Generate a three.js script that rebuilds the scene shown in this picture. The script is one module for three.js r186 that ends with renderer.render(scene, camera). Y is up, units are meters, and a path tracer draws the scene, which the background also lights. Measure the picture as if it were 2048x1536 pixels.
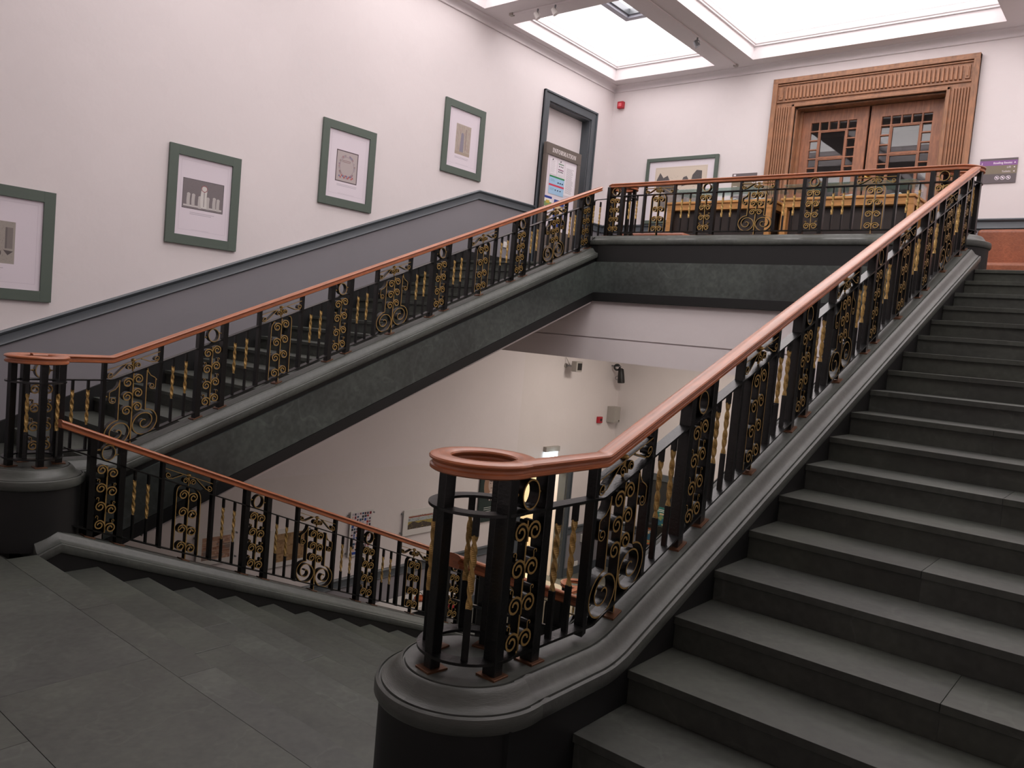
import * as THREE from 'three';
import { mergeGeometries, toCreasedNormals } from 'three/addons/utils/BufferGeometryUtils.js';
import { RoundedBoxGeometry } from 'three/addons/geometries/RoundedBoxGeometry.js';
import { RectAreaLightUniformsLib } from 'three/addons/lights/RectAreaLightUniformsLib.js';

// ------------------------------------------------------------------ camera, lights, exposure
RectAreaLightUniformsLib.init();
const scene = new THREE.Scene();
scene.background = new THREE.Color(0x0b0c0d);
const renderer = new THREE.WebGLRenderer();
renderer.toneMapping = THREE.LinearToneMapping;
renderer.toneMappingExposure = 1.0;
renderer.shadowMap.enabled = true;

// the eye is the origin; y = 0 is eye height
const camera = new THREE.PerspectiveCamera(51.17, 2048 / 1536, 0.05, 60);
camera.rotation.order = 'YXZ';
camera.rotation.set(-0.0657184, 0.6882825, 0.0898382);
scene.add(camera);

const SKY_COLOR = 0xfff8f8, SKY_POWER = 2.2;        // overcast daylight through the laylights
const LAMP_COLOR = 0xfff4ea, LAMP_POWER = 44;        // lamps of the hall under the gallery

// ------------------------------------------------------------------ the building's measures (metres)
const FLOOR = -1.714, R = 0.14, G = 0.35346, Z1 = -2.3978, PITCH = R / G;   // half landing, riser, going, nosing of the second riser
const GALLERY = FLOOR + 19 * R, GROUND = FLOOR - 19 * R;
const pitch = (z) => FLOOR + 2 * R + (Z1 - z) * PITCH;
const XL = -8.18, XC = -3.84, XR = 0.50, ZB = -12.07, ZF = 1.5, ZG = -13.18, CEIL = 4.45;
const RX = -1.69, LX = -5.985;                       // lines of the posts
const ZK = -2.66, ZW = -8.56;                        // start of the slope, face of the gallery
const G2 = 0.358, Z2 = -2.075, P2 = R / G2;          // the flight that goes down
const pitch2 = (z) => FLOOR + (z - Z2) * P2;

// ------------------------------------------------------------------ helpers
let seed = 7;
const rnd = () => { seed = (seed * 1664525 + 1013904223) >>> 0; return seed / 4294967296; };
const V = (x, y, z) => new THREE.Vector3(x, y, z);
const taken = {};
function numbered(name) { const n = taken[name] = (taken[name] ?? -1) + 1; return n ? name + '_' + String(n).padStart(3, '0') : name; }
function mesh(name, geo, mat, parent) {
  const m = new THREE.Mesh(geo, mat); m.name = name; m.castShadow = m.receiveShadow = true; parent.add(m); return m;
}
function thing(name, label, category, group, pos) {
  const o = new THREE.Group(); o.name = numbered(name); o.userData = { label, category };
  if (group) o.userData.group = group;
  if (pos) o.position.set(...pos);
  scene.add(o); return o;
}
function struct(name, geo, mat, label) {
  const m = geo ? new THREE.Mesh(geo, mat) : new THREE.Group(); m.name = name; m.castShadow = m.receiveShadow = true;
  m.userData.kind = 'structure'; if (label) m.userData.label = label; scene.add(m); return m;
}
function sub(name, parent) { const g = new THREE.Group(); g.name = name; parent.add(g); return g; }
// box from corner to corner, uv in metres
function bx(x0, x1, y0, y1, z0, z1) {
  const g = new THREE.BoxGeometry(Math.abs(x1 - x0), Math.abs(y1 - y0), Math.abs(z1 - z0)).toNonIndexed();
  g.translate((x0 + x1) / 2, (y0 + y1) / 2, (z0 + z1) / 2); return boxUV(g);
}
function rbx(x0, x1, y0, y1, z0, z1, r = 0.004) {
  const w = Math.abs(x1 - x0), h = Math.abs(y1 - y0), d = Math.abs(z1 - z0);
  let g = new RoundedBoxGeometry(w, h, d, 1, Math.min(r, w / 2.1, h / 2.1, d / 2.1)); if (g.index) g = g.toNonIndexed();
  g.translate((x0 + x1) / 2, (y0 + y1) / 2, (z0 + z1) / 2); return boxUV(g);
}
function boxUV(g) {
  const p = g.attributes.position, n = g.attributes.normal, uv = new Float32Array(p.count * 2);
  for (let i = 0; i < p.count; i++) {
    const ax = Math.abs(n.getX(i)), ay = Math.abs(n.getY(i)), az = Math.abs(n.getZ(i)), x = p.getX(i), y = p.getY(i), z = p.getZ(i);
    if (ay >= ax && ay >= az) { uv[2 * i] = x; uv[2 * i + 1] = z; } else if (ax >= az) { uv[2 * i] = z; uv[2 * i + 1] = y; } else { uv[2 * i] = x; uv[2 * i + 1] = y; }
  }
  g.setAttribute('uv', new THREE.BufferAttribute(uv, 2)); return g;
}
function merge(list) { return mergeGeometries(list.map((g) => { const h = g.index ? g.toNonIndexed() : g; for (const k of Object.keys(h.attributes)) if (!['position', 'normal', 'uv'].includes(k)) h.deleteAttribute(k); h.clearGroups?.(); return h; })); }
// prism over a polygon in (z, y), from x0 to x1
function prismZY(pts, x0, x1) {
  const s = new THREE.Shape(pts.map(([z, y]) => new THREE.Vector2(-z, y)));
  const g = new THREE.ExtrudeGeometry(s, { depth: Math.abs(x1 - x0), bevelEnabled: false });
  g.rotateY(Math.PI / 2); g.translate(Math.min(x0, x1), 0, 0);   // extrusion along +x, shape x -> -z
  const q = g.index ? g.toNonIndexed() : g; q.computeVertexNormals(); return boxUV(q);
}
// polygon in (x, y) with thickness along z
function slabXY(shape, z0, z1, bevel = 0) {
  const g = new THREE.ExtrudeGeometry(shape, { depth: Math.abs(z1 - z0) - 2 * bevel, bevelEnabled: bevel > 0, bevelThickness: bevel, bevelSize: bevel, bevelOffset: -bevel, bevelSegments: 1 });
  g.translate(0, 0, Math.min(z0, z1) + bevel); const q = g.index ? g.toNonIndexed() : g; q.computeVertexNormals(); return boxUV(q);
}
// sweep: cross-section (side, up) carried upright along a path; heights stay vertical, corners are mitred
function sweep(path, prof0, { closed = false, loop = true, crease = 0.6, capEnds = true } = {}) {
  let area = 0; prof0.forEach((a, i) => { const b = prof0[(i + 1) % prof0.length]; area += a[0] * b[1] - b[0] * a[1]; });
  const prof = loop && area > 0 ? prof0.slice().reverse() : prof0;   // clockwise, so that faces look outwards
  const n = path.length, m = prof.length, pos = [], uv = [], P = [];
  const dirs = [];
  for (let i = 0; i < n - (closed ? 0 : 1); i++) { const a = path[i], b = path[(i + 1) % n]; const d = V(b.x - a.x, 0, b.z - a.z); dirs.push(d.normalize()); }
  let len = 0; const L = [0];
  for (let i = 1; i <= n; i++) { len += path[i % n].distanceTo(path[i - 1]); L.push(len); }
  for (let i = 0; i < n; i++) {
    const d1 = closed ? dirs[(i + n - 1) % n] : dirs[Math.max(0, i - 1)], d2 = closed ? dirs[i] : dirs[Math.min(dirs.length - 1, i)];
    const s1 = V(-d1.z, 0, d1.x), s2 = V(-d2.z, 0, d2.x); const s = s1.clone().add(s2).normalize(); s.multiplyScalar(1 / Math.max(0.3, s.dot(s1)));
    P.push(prof.map(([a, b]) => V(path[i].x + s.x * a, path[i].y + b, path[i].z + s.z * a)));
  }
  const pl = [0]; for (let j = 1; j <= m; j++) { const a = prof[j - 1], b = prof[j % m]; pl.push(pl[j - 1] + Math.hypot(a[0] - b[0], a[1] - b[1])); }
  const quad = (i, k, j, l, u0, u1, v0, v1) => {
    const A = P[i][j], B = P[k][j], C = P[k][l], D = P[i][l];
    pos.push(A.x, A.y, A.z, C.x, C.y, C.z, B.x, B.y, B.z, A.x, A.y, A.z, D.x, D.y, D.z, C.x, C.y, C.z);
    uv.push(u0, v0, u1, v1, u1, v0, u0, v0, u0, v1, u1, v1);
  };
  for (let i = 0; i < n - (closed ? 0 : 1); i++) for (let j = 0; j < (loop ? m : m - 1); j++) quad(i, (i + 1) % n, j, (j + 1) % m, L[i], L[i + 1], pl[j], pl[j + 1]);
  if (!closed && capEnds && loop) {
    const tri = THREE.ShapeUtils.triangulateShape(prof.map(([a, b]) => new THREE.Vector2(a, b)), []);
    for (const [i, flip] of [[0, 0], [n - 1, 1]]) for (const t of tri) {
      const q = flip ? [t[0], t[2], t[1]] : t;
      for (const j of q) { const p = P[i][j]; pos.push(p.x, p.y, p.z); uv.push(prof[j][0], prof[j][1]); }
    }
  }
  const g = new THREE.BufferGeometry();
  g.setAttribute('position', new THREE.BufferAttribute(new Float32Array(pos), 3)); g.setAttribute('uv', new THREE.BufferAttribute(new Float32Array(uv), 2));
  g.computeVertexNormals(); return toCreasedNormals(g, crease);
}

// ------------------------------------------------------------------ procedural textures
function hash(x, y, s) { let h = (x * 374761393 + y * 668265263 + s * 1442695041) | 0; h = Math.imul(h ^ (h >>> 13), 1274126177); return ((h ^ (h >>> 16)) >>> 0) / 4294967296; }
function vnoise(x, y, per, s) {
  const xi = Math.floor(x), yi = Math.floor(y), fx = x - xi, fy = y - yi, u = fx * fx * (3 - 2 * fx), v = fy * fy * (3 - 2 * fy), w = (a) => ((a % per) + per) % per;
  const a = hash(w(xi), w(yi), s), b = hash(w(xi + 1), w(yi), s), c = hash(w(xi), w(yi + 1), s), d = hash(w(xi + 1), w(yi + 1), s);
  return a + (b - a) * u + (c - a) * v + (a - b - c + d) * u * v;
}
function fbm(u, v, f, oct, s) { let t = 0, a = 0.5, n = 0; for (let i = 0; i < oct; i++) { t += a * vnoise(u * f, v * f, f, s + i); n += a; a *= 0.5; f *= 2; } return t / n; }
function dataTex(N, fn, srgb, rep) {
  const d = new Uint8Array(N * N * 4);
  for (let y = 0; y < N; y++) for (let x = 0; x < N; x++) { const c = fn(x / N, y / N), i = 4 * (y * N + x); for (let k = 0; k < 3; k++) d[i + k] = Math.max(0, Math.min(255, c[k])); d[i + 3] = 255; }
  const t = new THREE.DataTexture(d, N, N); t.wrapS = t.wrapT = THREE.RepeatWrapping; t.magFilter = THREE.LinearFilter; t.minFilter = THREE.LinearMipmapLinearFilter; t.generateMipmaps = true;
  if (srgb) t.colorSpace = THREE.SRGBColorSpace; t.repeat.set(rep[0], rep[1]); t.needsUpdate = true; return t;
}
const rgbOf = (hex) => [(hex >> 16) & 255, (hex >> 8) & 255, hex & 255];
function slateTex(hex, amt, s, rep = 0.7) {
  const c = rgbOf(hex);
  return dataTex(512, (u, v) => {
    const a = fbm(u, v, 4, 5, s) - 0.5, b = fbm(u, v, 64, 2, s + 20) - 0.5, vein = Math.abs(fbm(u, v, 3, 4, s + 40) - 0.5);
    const w = vein < 0.006 ? 0.35 : 0; const k = 1 + amt * (1.5 * a + 0.8 * b) + w * amt;
    return [c[0] * k, c[1] * (k + 0.02 * a), c[2] * (k - 0.02 * a)];
  }, true, [rep, rep]);
}
function woodTex(hex, amt, s, along, across) {
  const c = rgbOf(hex);
  return dataTex(512, (u, v) => {
    const warp = fbm(u, v, 3, 3, s) * 0.12, g = fbm(u * 1, (v + warp), 24, 3, s + 5), st = vnoise(u * 6, (v + warp * 0.5) * 180, 180, s + 9), big = fbm(u, v, 2, 2, s + 13);
    const k = 1 + amt * ((g - 0.5) * 1.1 + (st - 0.5) * 0.7 + (big - 0.5) * 0.6);
    return [c[0] * k, c[1] * k * (1 - 0.03 * (g - 0.5)), c[2] * k * (1 - 0.08 * (g - 0.5))];
  }, true, [along, across]);
}
const grain = dataTex(256, (u, v) => { const k = 255 * fbm(u, v, 16, 4, 91); return [k, k, k]; }, false, [1.3, 1.3]);
const fineGrain = dataTex(256, (u, v) => { const k = 255 * fbm(u, v, 32, 3, 61); return [k, k, k]; }, false, [4, 4]);
const plasterTex = (hex, s) => { const c = rgbOf(hex); return dataTex(256, (u, v) => { const k = 1 + 0.035 * (fbm(u, v, 4, 5, s) - 0.5); return [c[0] * k, c[1] * k, c[2] * k]; }, true, [0.35, 0.35]); };

const M = {};
const std = (o) => new THREE.MeshStandardMaterial(o);
const phy = (o) => new THREE.MeshPhysicalMaterial(o);
M.wall = std({ map: plasterTex(0xe4dcdc, 3), roughness: 0.85, bumpMap: grain, bumpScale: 0.0008 });
M.wallLow = std({ map: plasterTex(0xe2dad8, 5), roughness: 0.85, bumpMap: grain, bumpScale: 0.0008 });
M.ceiling = std({ map: plasterTex(0xe6dfe0, 4), roughness: 0.9 });
M.dado = std({ map: plasterTex(0x868388, 8), roughness: 0.6 });
M.trim = std({ color: 0x4e5459, roughness: 0.4 });
M.slate = std({ map: slateTex(0x3e413b, 0.28, 11), roughness: 0.5, bumpMap: grain, bumpScale: 0.0012 });
M.slate2 = std({ map: slateTex(0x3c3f39, 0.28, 17, 0.55), roughness: 0.52, bumpMap: grain, bumpScale: 0.0012 });
M.slate3 = std({ map: slateTex(0x40433e, 0.3, 29, 0.62), roughness: 0.5, bumpMap: grain, bumpScale: 0.0012 });
M.cap = phy({ map: slateTex(0x494c48, 0.22, 37), roughness: 0.42, bumpMap: fineGrain, bumpScale: 0.0004 });
M.face = std({ map: slateTex(0x434946, 0.4, 43, 0.5), roughness: 0.4 });
M.black = std({ color: 0x0e0f0f, roughness: 0.55 });
M.iron = phy({ color: 0x090909, roughness: 0.3, bumpMap: fineGrain, bumpScale: 0.0006 });
M.gold = std({ color: 0xb39358, roughness: 0.42, metalness: 0.55, bumpMap: fineGrain, bumpScale: 0.0004 });
M.brassFoot = std({ color: 0x6d4b36, roughness: 0.4, metalness: 0.6 });
M.brass = std({ color: 0xe8c070, roughness: 0.2, metalness: 1 });
M.rail = phy({ map: woodTex(0xa4603c, 0.24, 51, 0.5, 2.2), roughness: 0.36, clearcoat: 0.35, clearcoatRoughness: 0.25 });
M.oak = std({ map: woodTex(0x966b4f, 0.3, 57, 1.4, 0.5), roughness: 0.5 });
M.oakV = std({ map: woodTex(0x966b4f, 0.3, 58, 0.5, 1.4), roughness: 0.5 });
M.oakV.map.rotation = Math.PI / 2;
M.leaf = std({ map: woodTex(0x9d6a50, 0.26, 63, 0.5, 1.3), roughness: 0.42 }); M.leaf.map.rotation = Math.PI / 2;
M.caseOak = std({ map: woodTex(0xc08a4e, 0.2, 66, 0.6, 1.2), roughness: 0.45 });
M.darkPanel = std({ color: 0x2a211d, roughness: 0.5 });
M.green = std({ map: plasterTex(0x566259, 71), roughness: 0.55 });
M.glass = phy({ color: 0xffffff, transmission: 1, roughness: 0.02, thickness: 0, ior: 1.5 });
M.paper = std({ color: 0xe6dde4, roughness: 0.8 });
M.leather = std({ map: slateTex(0x8f5339, 0.2, 73, 0.8), roughness: 0.4, bumpMap: fineGrain, bumpScale: 0.001 });
M.whitePlastic = std({ color: 0xdcd8d4, roughness: 0.4 });
M.greyPlastic = std({ color: 0xa8a29b, roughness: 0.5 });
M.blackPlastic = std({ color: 0x1b1a19, roughness: 0.45 });
M.red = std({ color: 0xb3192a, roughness: 0.35 });
M.taupe = std({ color: 0x6b615a, roughness: 0.5 });
M.metal = std({ color: 0x8c8f92, roughness: 0.35, metalness: 0.8 });
M.groundFloor = std({ map: slateTex(0x6a6a62, 0.25, 81, 0.4), roughness: 0.4 });
M.cream = std({ color: 0xe6d9bb, roughness: 0.8 });

// ------------------------------------------------------------------ the shell
{
  // left wall: runs through both storeys; opening of the blocked door on the gallery, doorway on the ground floor
  const t = 0.3, A = [-10.23, -11.42, GALLERY, 3.71], B = [-10.45, -11.72, GROUND, -2.28], zs = ZG - 0.3;
  const w = [];
  const X0 = XL - t, X1 = XL;
  const seg = (za, zb, y0, y1) => w.push(bx(X0, X1, y0, y1, za, zb));
  seg(ZF + t, A[0], FLOOR - 0.3, CEIL + 0.9); seg(A[1], ZB - t, 0.1, CEIL + 0.9); seg(A[0], A[1], A[3], CEIL + 0.9);
  w.push(bx(XL - t, XL - 0.16, GALLERY, A[3], A[0], A[1]));                        // back of the niche
  seg(A[0], A[1], 0.1, GALLERY);
  struct('wall_left', merge(w), M.wall, 'tall white plastered wall on the left of the stairwell');
  const v = [];
  v.push(bx(X0, X1, GROUND, FLOOR - 0.3, -1.8, B[0]), bx(X0, X1, FLOOR - 0.3, 0.1, -10.23, -10.45), bx(X0, X1, B[3], 0.1, -10.45, zs), bx(X0, X1, GROUND, B[3], B[1], zs));
  struct('wall_left_lower', merge(v), M.wallLow, 'white wall of the ground floor hall under the left flight');
  // lit passage behind the ground-floor doorway
  struct('wall_passage', merge([bx(XL - 1.9, XL - 1.8, GROUND, -1.6, -9.6, -12.6), bx(XL - 1.9, XL - t, GROUND, -1.6, -9.7, -9.6), bx(XL - 1.9, XL - t, GROUND, -1.6, -12.6, -12.5), bx(XL - 1.9, XL - t, -1.7, -1.6, -9.6, -12.6), bx(XL - 1.9, XL - t, GROUND - 0.1, GROUND, -9.6, -12.6)]), M.cream, 'cream lit passage behind the ground floor doorway');
  // back wall of the gallery with the opening of the double door
  const D = [-4.86, -2.80, 3.735];
  struct('wall_back', merge([bx(XL - t, D[0], GALLERY - 0.3, CEIL + 0.9, ZB - 0.34, ZB), bx(D[1], XR + t, GALLERY - 0.3, CEIL + 0.9, ZB - 0.34, ZB), bx(D[0], D[1], D[2], CEIL + 0.9, ZB - 0.34, ZB)]), M.wall, 'white wall behind the gallery');
  struct('wall_back_lower', bx(XL - t, XR + t, GROUND, 0.4, ZG - t, ZG), M.wallLow, 'far wall of the ground floor hall');
  struct('wall_right', merge([bx(XR, XR + t, GROUND - 0.2, CEIL + 0.9, ZF + t, ZG - t)]), M.wall);
  struct('wall_front', merge([bx(XL - t, XR + t, FLOOR - 0.3, CEIL + 0.9, ZF, ZF + t)]), M.wall);
  struct('wall_under_landing', bx(XL - t, XR + t, GROUND, FLOOR - 0.3, -1.8, -1.6), M.wallLow);
  // reading room seen darkly through the door glass
  struct('wall_reading_room', merge([bx(-6.6, -1.2, GALLERY - 0.1, 4.2, ZB - 3.6, ZB - 3.5), bx(-6.7, -6.6, GALLERY - 0.1, 4.2, ZB - 3.6, ZB - 0.34), bx(-1.2, -1.1, GALLERY - 0.1, 4.2, ZB - 3.6, ZB - 0.34), bx(-6.7, -1.1, 4.2, 4.3, ZB - 3.6, ZB - 0.34), bx(-6.7, -1.1, GALLERY - 0.2, GALLERY - 0.1, ZB - 3.6, ZB - 0.34)]), M.dado);
  // floors
  struct('floor_ground', bx(XL - t, XR + t, GROUND - 0.2, GROUND, -1.6, ZG - t), M.groundFloor, 'stone floor of the ground floor hall');
  const gal = struct('floor_gallery', merge([bx(XL, XR, GALLERY - 0.3, GALLERY, -8.72, ZB)]), M.slate);
  struct('ceiling_hall', merge([bx(XL, XR, 0.42, 0.5, ZW - 0.15, ZG - 0.02)]), M.ceiling);
  // half landing, laid in slabs
  const fl = struct('floor', null, null, 'half landing paved with dark green slate slabs');
  mesh('bed', merge([bx(XL, XR, FLOOR - 0.3, FLOOR - 0.02, -1.9, ZF), bx(-5.5, -2.18, FLOOR - 0.3, FLOOR - 0.02, -2.06, -1.9)]), M.black, fl);
  const rows = [[-2.05, -1.868], [-1.868, -1.19], [-1.19, -0.51], [-0.51, 0.17], [0.17, 0.85], [0.85, ZF]];
  rows.forEach(([za, zb], r) => {
    const ends = r ? [XL] : [-5.52]; const last = r ? XR : -2.16; let x = ends[0] + (r % 2 ? 0.72 : 1.15);
    if (r === 0) x = -4.42;
    while (x < last - 0.4) { ends.push(x); x += r === 0 ? 1.07 : 1.28; }
    ends.push(last);
    for (let i = 0; i < ends.length - 1; i++) mesh(i + r ? 'slab_' + String(r * 10 + i).padStart(3, '0') : 'slab', rbx(ends[i] + 0.0009, ends[i + 1] - 0.0009, FLOOR - 0.03, FLOOR - rnd() * 0.0008, za + 0.0009, zb - 0.0009, 0.0012), [M.slate, M.slate2, M.slate3][(i + r * 2) % 3], fl);
  });
  // the landing in front of the side flights
  for (const [xa, xb] of [[XL, -6.14], [-1.54, XR]]) mesh('slab_end', rbx(xa, xb, FLOOR - 0.03, FLOOR, -2.05, -1.87, 0.002), M.slate2, fl);
}

// ------------------------------------------------------------------ ceiling with laylights
{
  const cols = [[-7.985, -6.13], [-5.5, -2.144], [-1.55, 0.33]], rows = [[-11.76, -9.0], [-8.37, -5.6], [-4.97, -2.2]];
  const lit = (c, r) => r < 3;
  const holes = []; cols.forEach((c) => rows.forEach((r) => holes.push([c[0], c[1], r[0], r[1]])));
  const s = new THREE.Shape([new THREE.Vector2(XL, -(ZF)), new THREE.Vector2(XR, -ZF), new THREE.Vector2(XR, -ZB), new THREE.Vector2(XL, -ZB)]);
  for (const [a, b, z0, z1] of holes) s.holes.push(new THREE.Path([new THREE.Vector2(a, -z1), new THREE.Vector2(a, -z0), new THREE.Vector2(b, -z0), new THREE.Vector2(b, -z1)]));
  let g = new THREE.ExtrudeGeometry(s, { depth: 0.34, bevelEnabled: false }); g.rotateX(-Math.PI / 2); g = g.index ? g.toNonIndexed() : g; g.translate(0, CEIL, 0); g.computeVertexNormals();
  struct('ceiling', boxUV(g), M.ceiling, 'white ceiling framing the laylights');
  struct('roof', bx(XL - 0.3, XR + 0.3, CEIL + 0.9, CEIL + 1.0, ZF + 0.3, ZB - 0.34), M.ceiling);
  // cornice
  const pr = [[0, 0], [0.018, 0], [0.024, 0.008], [0.018, 0.018], [0.012, 0.02], [0.012, 0.032], [0.02, 0.05], [0.036, 0.072], [0.06, 0.088], [0.088, 0.094], [0.092, 0.11], [0, 0.11]].map(([a, b]) => [-a, b]);
  const ry = CEIL - 0.108;
  struct('trim_1', sweep([V(XL, ry, ZF), V(XL, ry, ZB), V(XR, ry, ZB), V(XR, ry, ZF)], pr.map(([a, b]) => [-a, b])), M.ceiling, 'moulded cornice');
  const glow = std({ color: 0xffffff, emissive: 0xfff8f8, emissiveIntensity: 1.15, roughness: 0.6 });
  cols.forEach((c, i) => rows.forEach((r, j) => {
    const t = thing('laylight', ['glowing laylight in the bay along the left wall', 'wide glowing laylight in the middle ceiling bay', 'glowing laylight in the bay above the right flight'][i] + [' by the back wall', ' over the stair top', ' above the half landing'][j], 'skylight', 'laylights of the stair hall ceiling');
    mesh('diffuser', bx(c[0] - 0.04, c[1] + 0.04, CEIL + 0.335, CEIL + 0.35, r[0] - 0.04, r[1] + 0.04), glow, t);
    const y = CEIL + 0.19, ring = [V(c[0], y, r[0]), V(c[1], y, r[0]), V(c[1], y, r[1]), V(c[0], y, r[1])];
    mesh('moulding', sweep(ring, [[0, 0], [0.03, 0.0], [0.03, 0.02], [0.045, 0.03], [0.05, 0.06], [0, 0.06]], { closed: true }), M.ceiling, t);
    const w = c[1] - c[0] - 0.12, h = r[1] - r[0] - 0.12, l = new THREE.RectAreaLight(SKY_COLOR, SKY_POWER, w, h);
    l.name = 'daylight'; l.position.set((c[0] + c[1]) / 2, CEIL + 0.325, (r[0] + r[1]) / 2); l.rotation.x = -Math.PI / 2; t.add(l);
  }));
  // roof hatch seen through the laylight
  const h = thing('roof_hatch', 'grey framed opening hatch in the laylight beside the back wall', 'roof hatch');
  const hx = [-6.74, -6.15], hz = [-10.06, -9.05], y0 = CEIL + 0.19, y1 = CEIL + 0.33;
  const fr = std({ color: 0xc6c8d4, roughness: 0.5 });
  for (const [a, b, c, d] of [[hx[0], hx[1], hz[0], hz[0] + 0.09], [hx[0], hx[1], hz[1] - 0.09, hz[1]], [hx[0], hx[0] + 0.09, hz[0] + 0.09, hz[1] - 0.09], [hx[1] - 0.09, hx[1], hz[0] + 0.09, hz[1] - 0.09]]) mesh('hatch_frame', rbx(a, b, y0, y1, c, d, 0.008), fr, h);
  for (const [a, b, c, d] of [[hx[0] + 0.09, hx[1] - 0.09, hz[0] + 0.09, hz[0] + 0.12], [hx[0] + 0.09, hx[0] + 0.12, hz[0] + 0.12, hz[1] - 0.12], [hx[1] - 0.12, hx[1] - 0.09, hz[0] + 0.12, hz[1] - 0.12], [hx[0] + 0.09, hx[1] - 0.09, hz[1] - 0.12, hz[1] - 0.09]]) mesh('glazing_bar', rbx(a, b, y0 + 0.04, y1 - 0.01, c, d, 0.004), M.metal, h);
  // lighting tracks on the ceiling beams
  function track(x0, z0, x1, z1, spots, label) {
    const t = thing('lighting_track', label, 'track light'), y = CEIL - 0.022, along = Math.abs(x1 - x0) > Math.abs(z1 - z0);
    mesh('track_bar', along ? rbx(x0, x1, y, CEIL, z0 - 0.014, z0 + 0.014, 0.004) : rbx(x0 - 0.014, x0 + 0.014, y, CEIL, z0, z1, 0.004), M.ceiling, t);
    mesh('end_feed', along ? rbx(x0 - 0.03, x0 + 0.03, y - 0.012, CEIL, z0 - 0.03, z0 + 0.03, 0.004) : rbx(x0 - 0.03, x0 + 0.03, y - 0.012, CEIL, z0 - 0.03, z0 + 0.03, 0.004), M.greyPlastic, t);
    for (const [x, z, m] of spots) {
      const s = sub('spotlight', t);
      mesh('stem', new THREE.CylinderGeometry(0.012, 0.012, 0.05, 10).translate(x, y - 0.025, z), M.metal, s);
      const hd = new THREE.CylinderGeometry(0.03, 0.042, 0.09, 16); hd.rotateZ(0.5); hd.rotateX(0.35); hd.translate(x - 0.01, y - 0.085, z); mesh('head', hd, m, s);
      mesh('yoke', new THREE.TorusGeometry(0.04, 0.005, 6, 14).translate(x, y - 0.075, z), m, s);
    }
  }
  track(-5.815, -11.85, -5.815, -2.2, [[-5.815, -10.55, M.metal], [-5.815, -6.3, M.metal]], 'thin white lighting track along the beam beside the wide laylight');
  track(-7.75, -8.685, -1.0, -8.685, [[-7.28, -8.685, M.whitePlastic], [-6.98, -8.685, M.whitePlastic], [-3.8, -8.685, M.whitePlastic]], 'thin white lighting track with glass spots across the stairwell beam');
}

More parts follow.
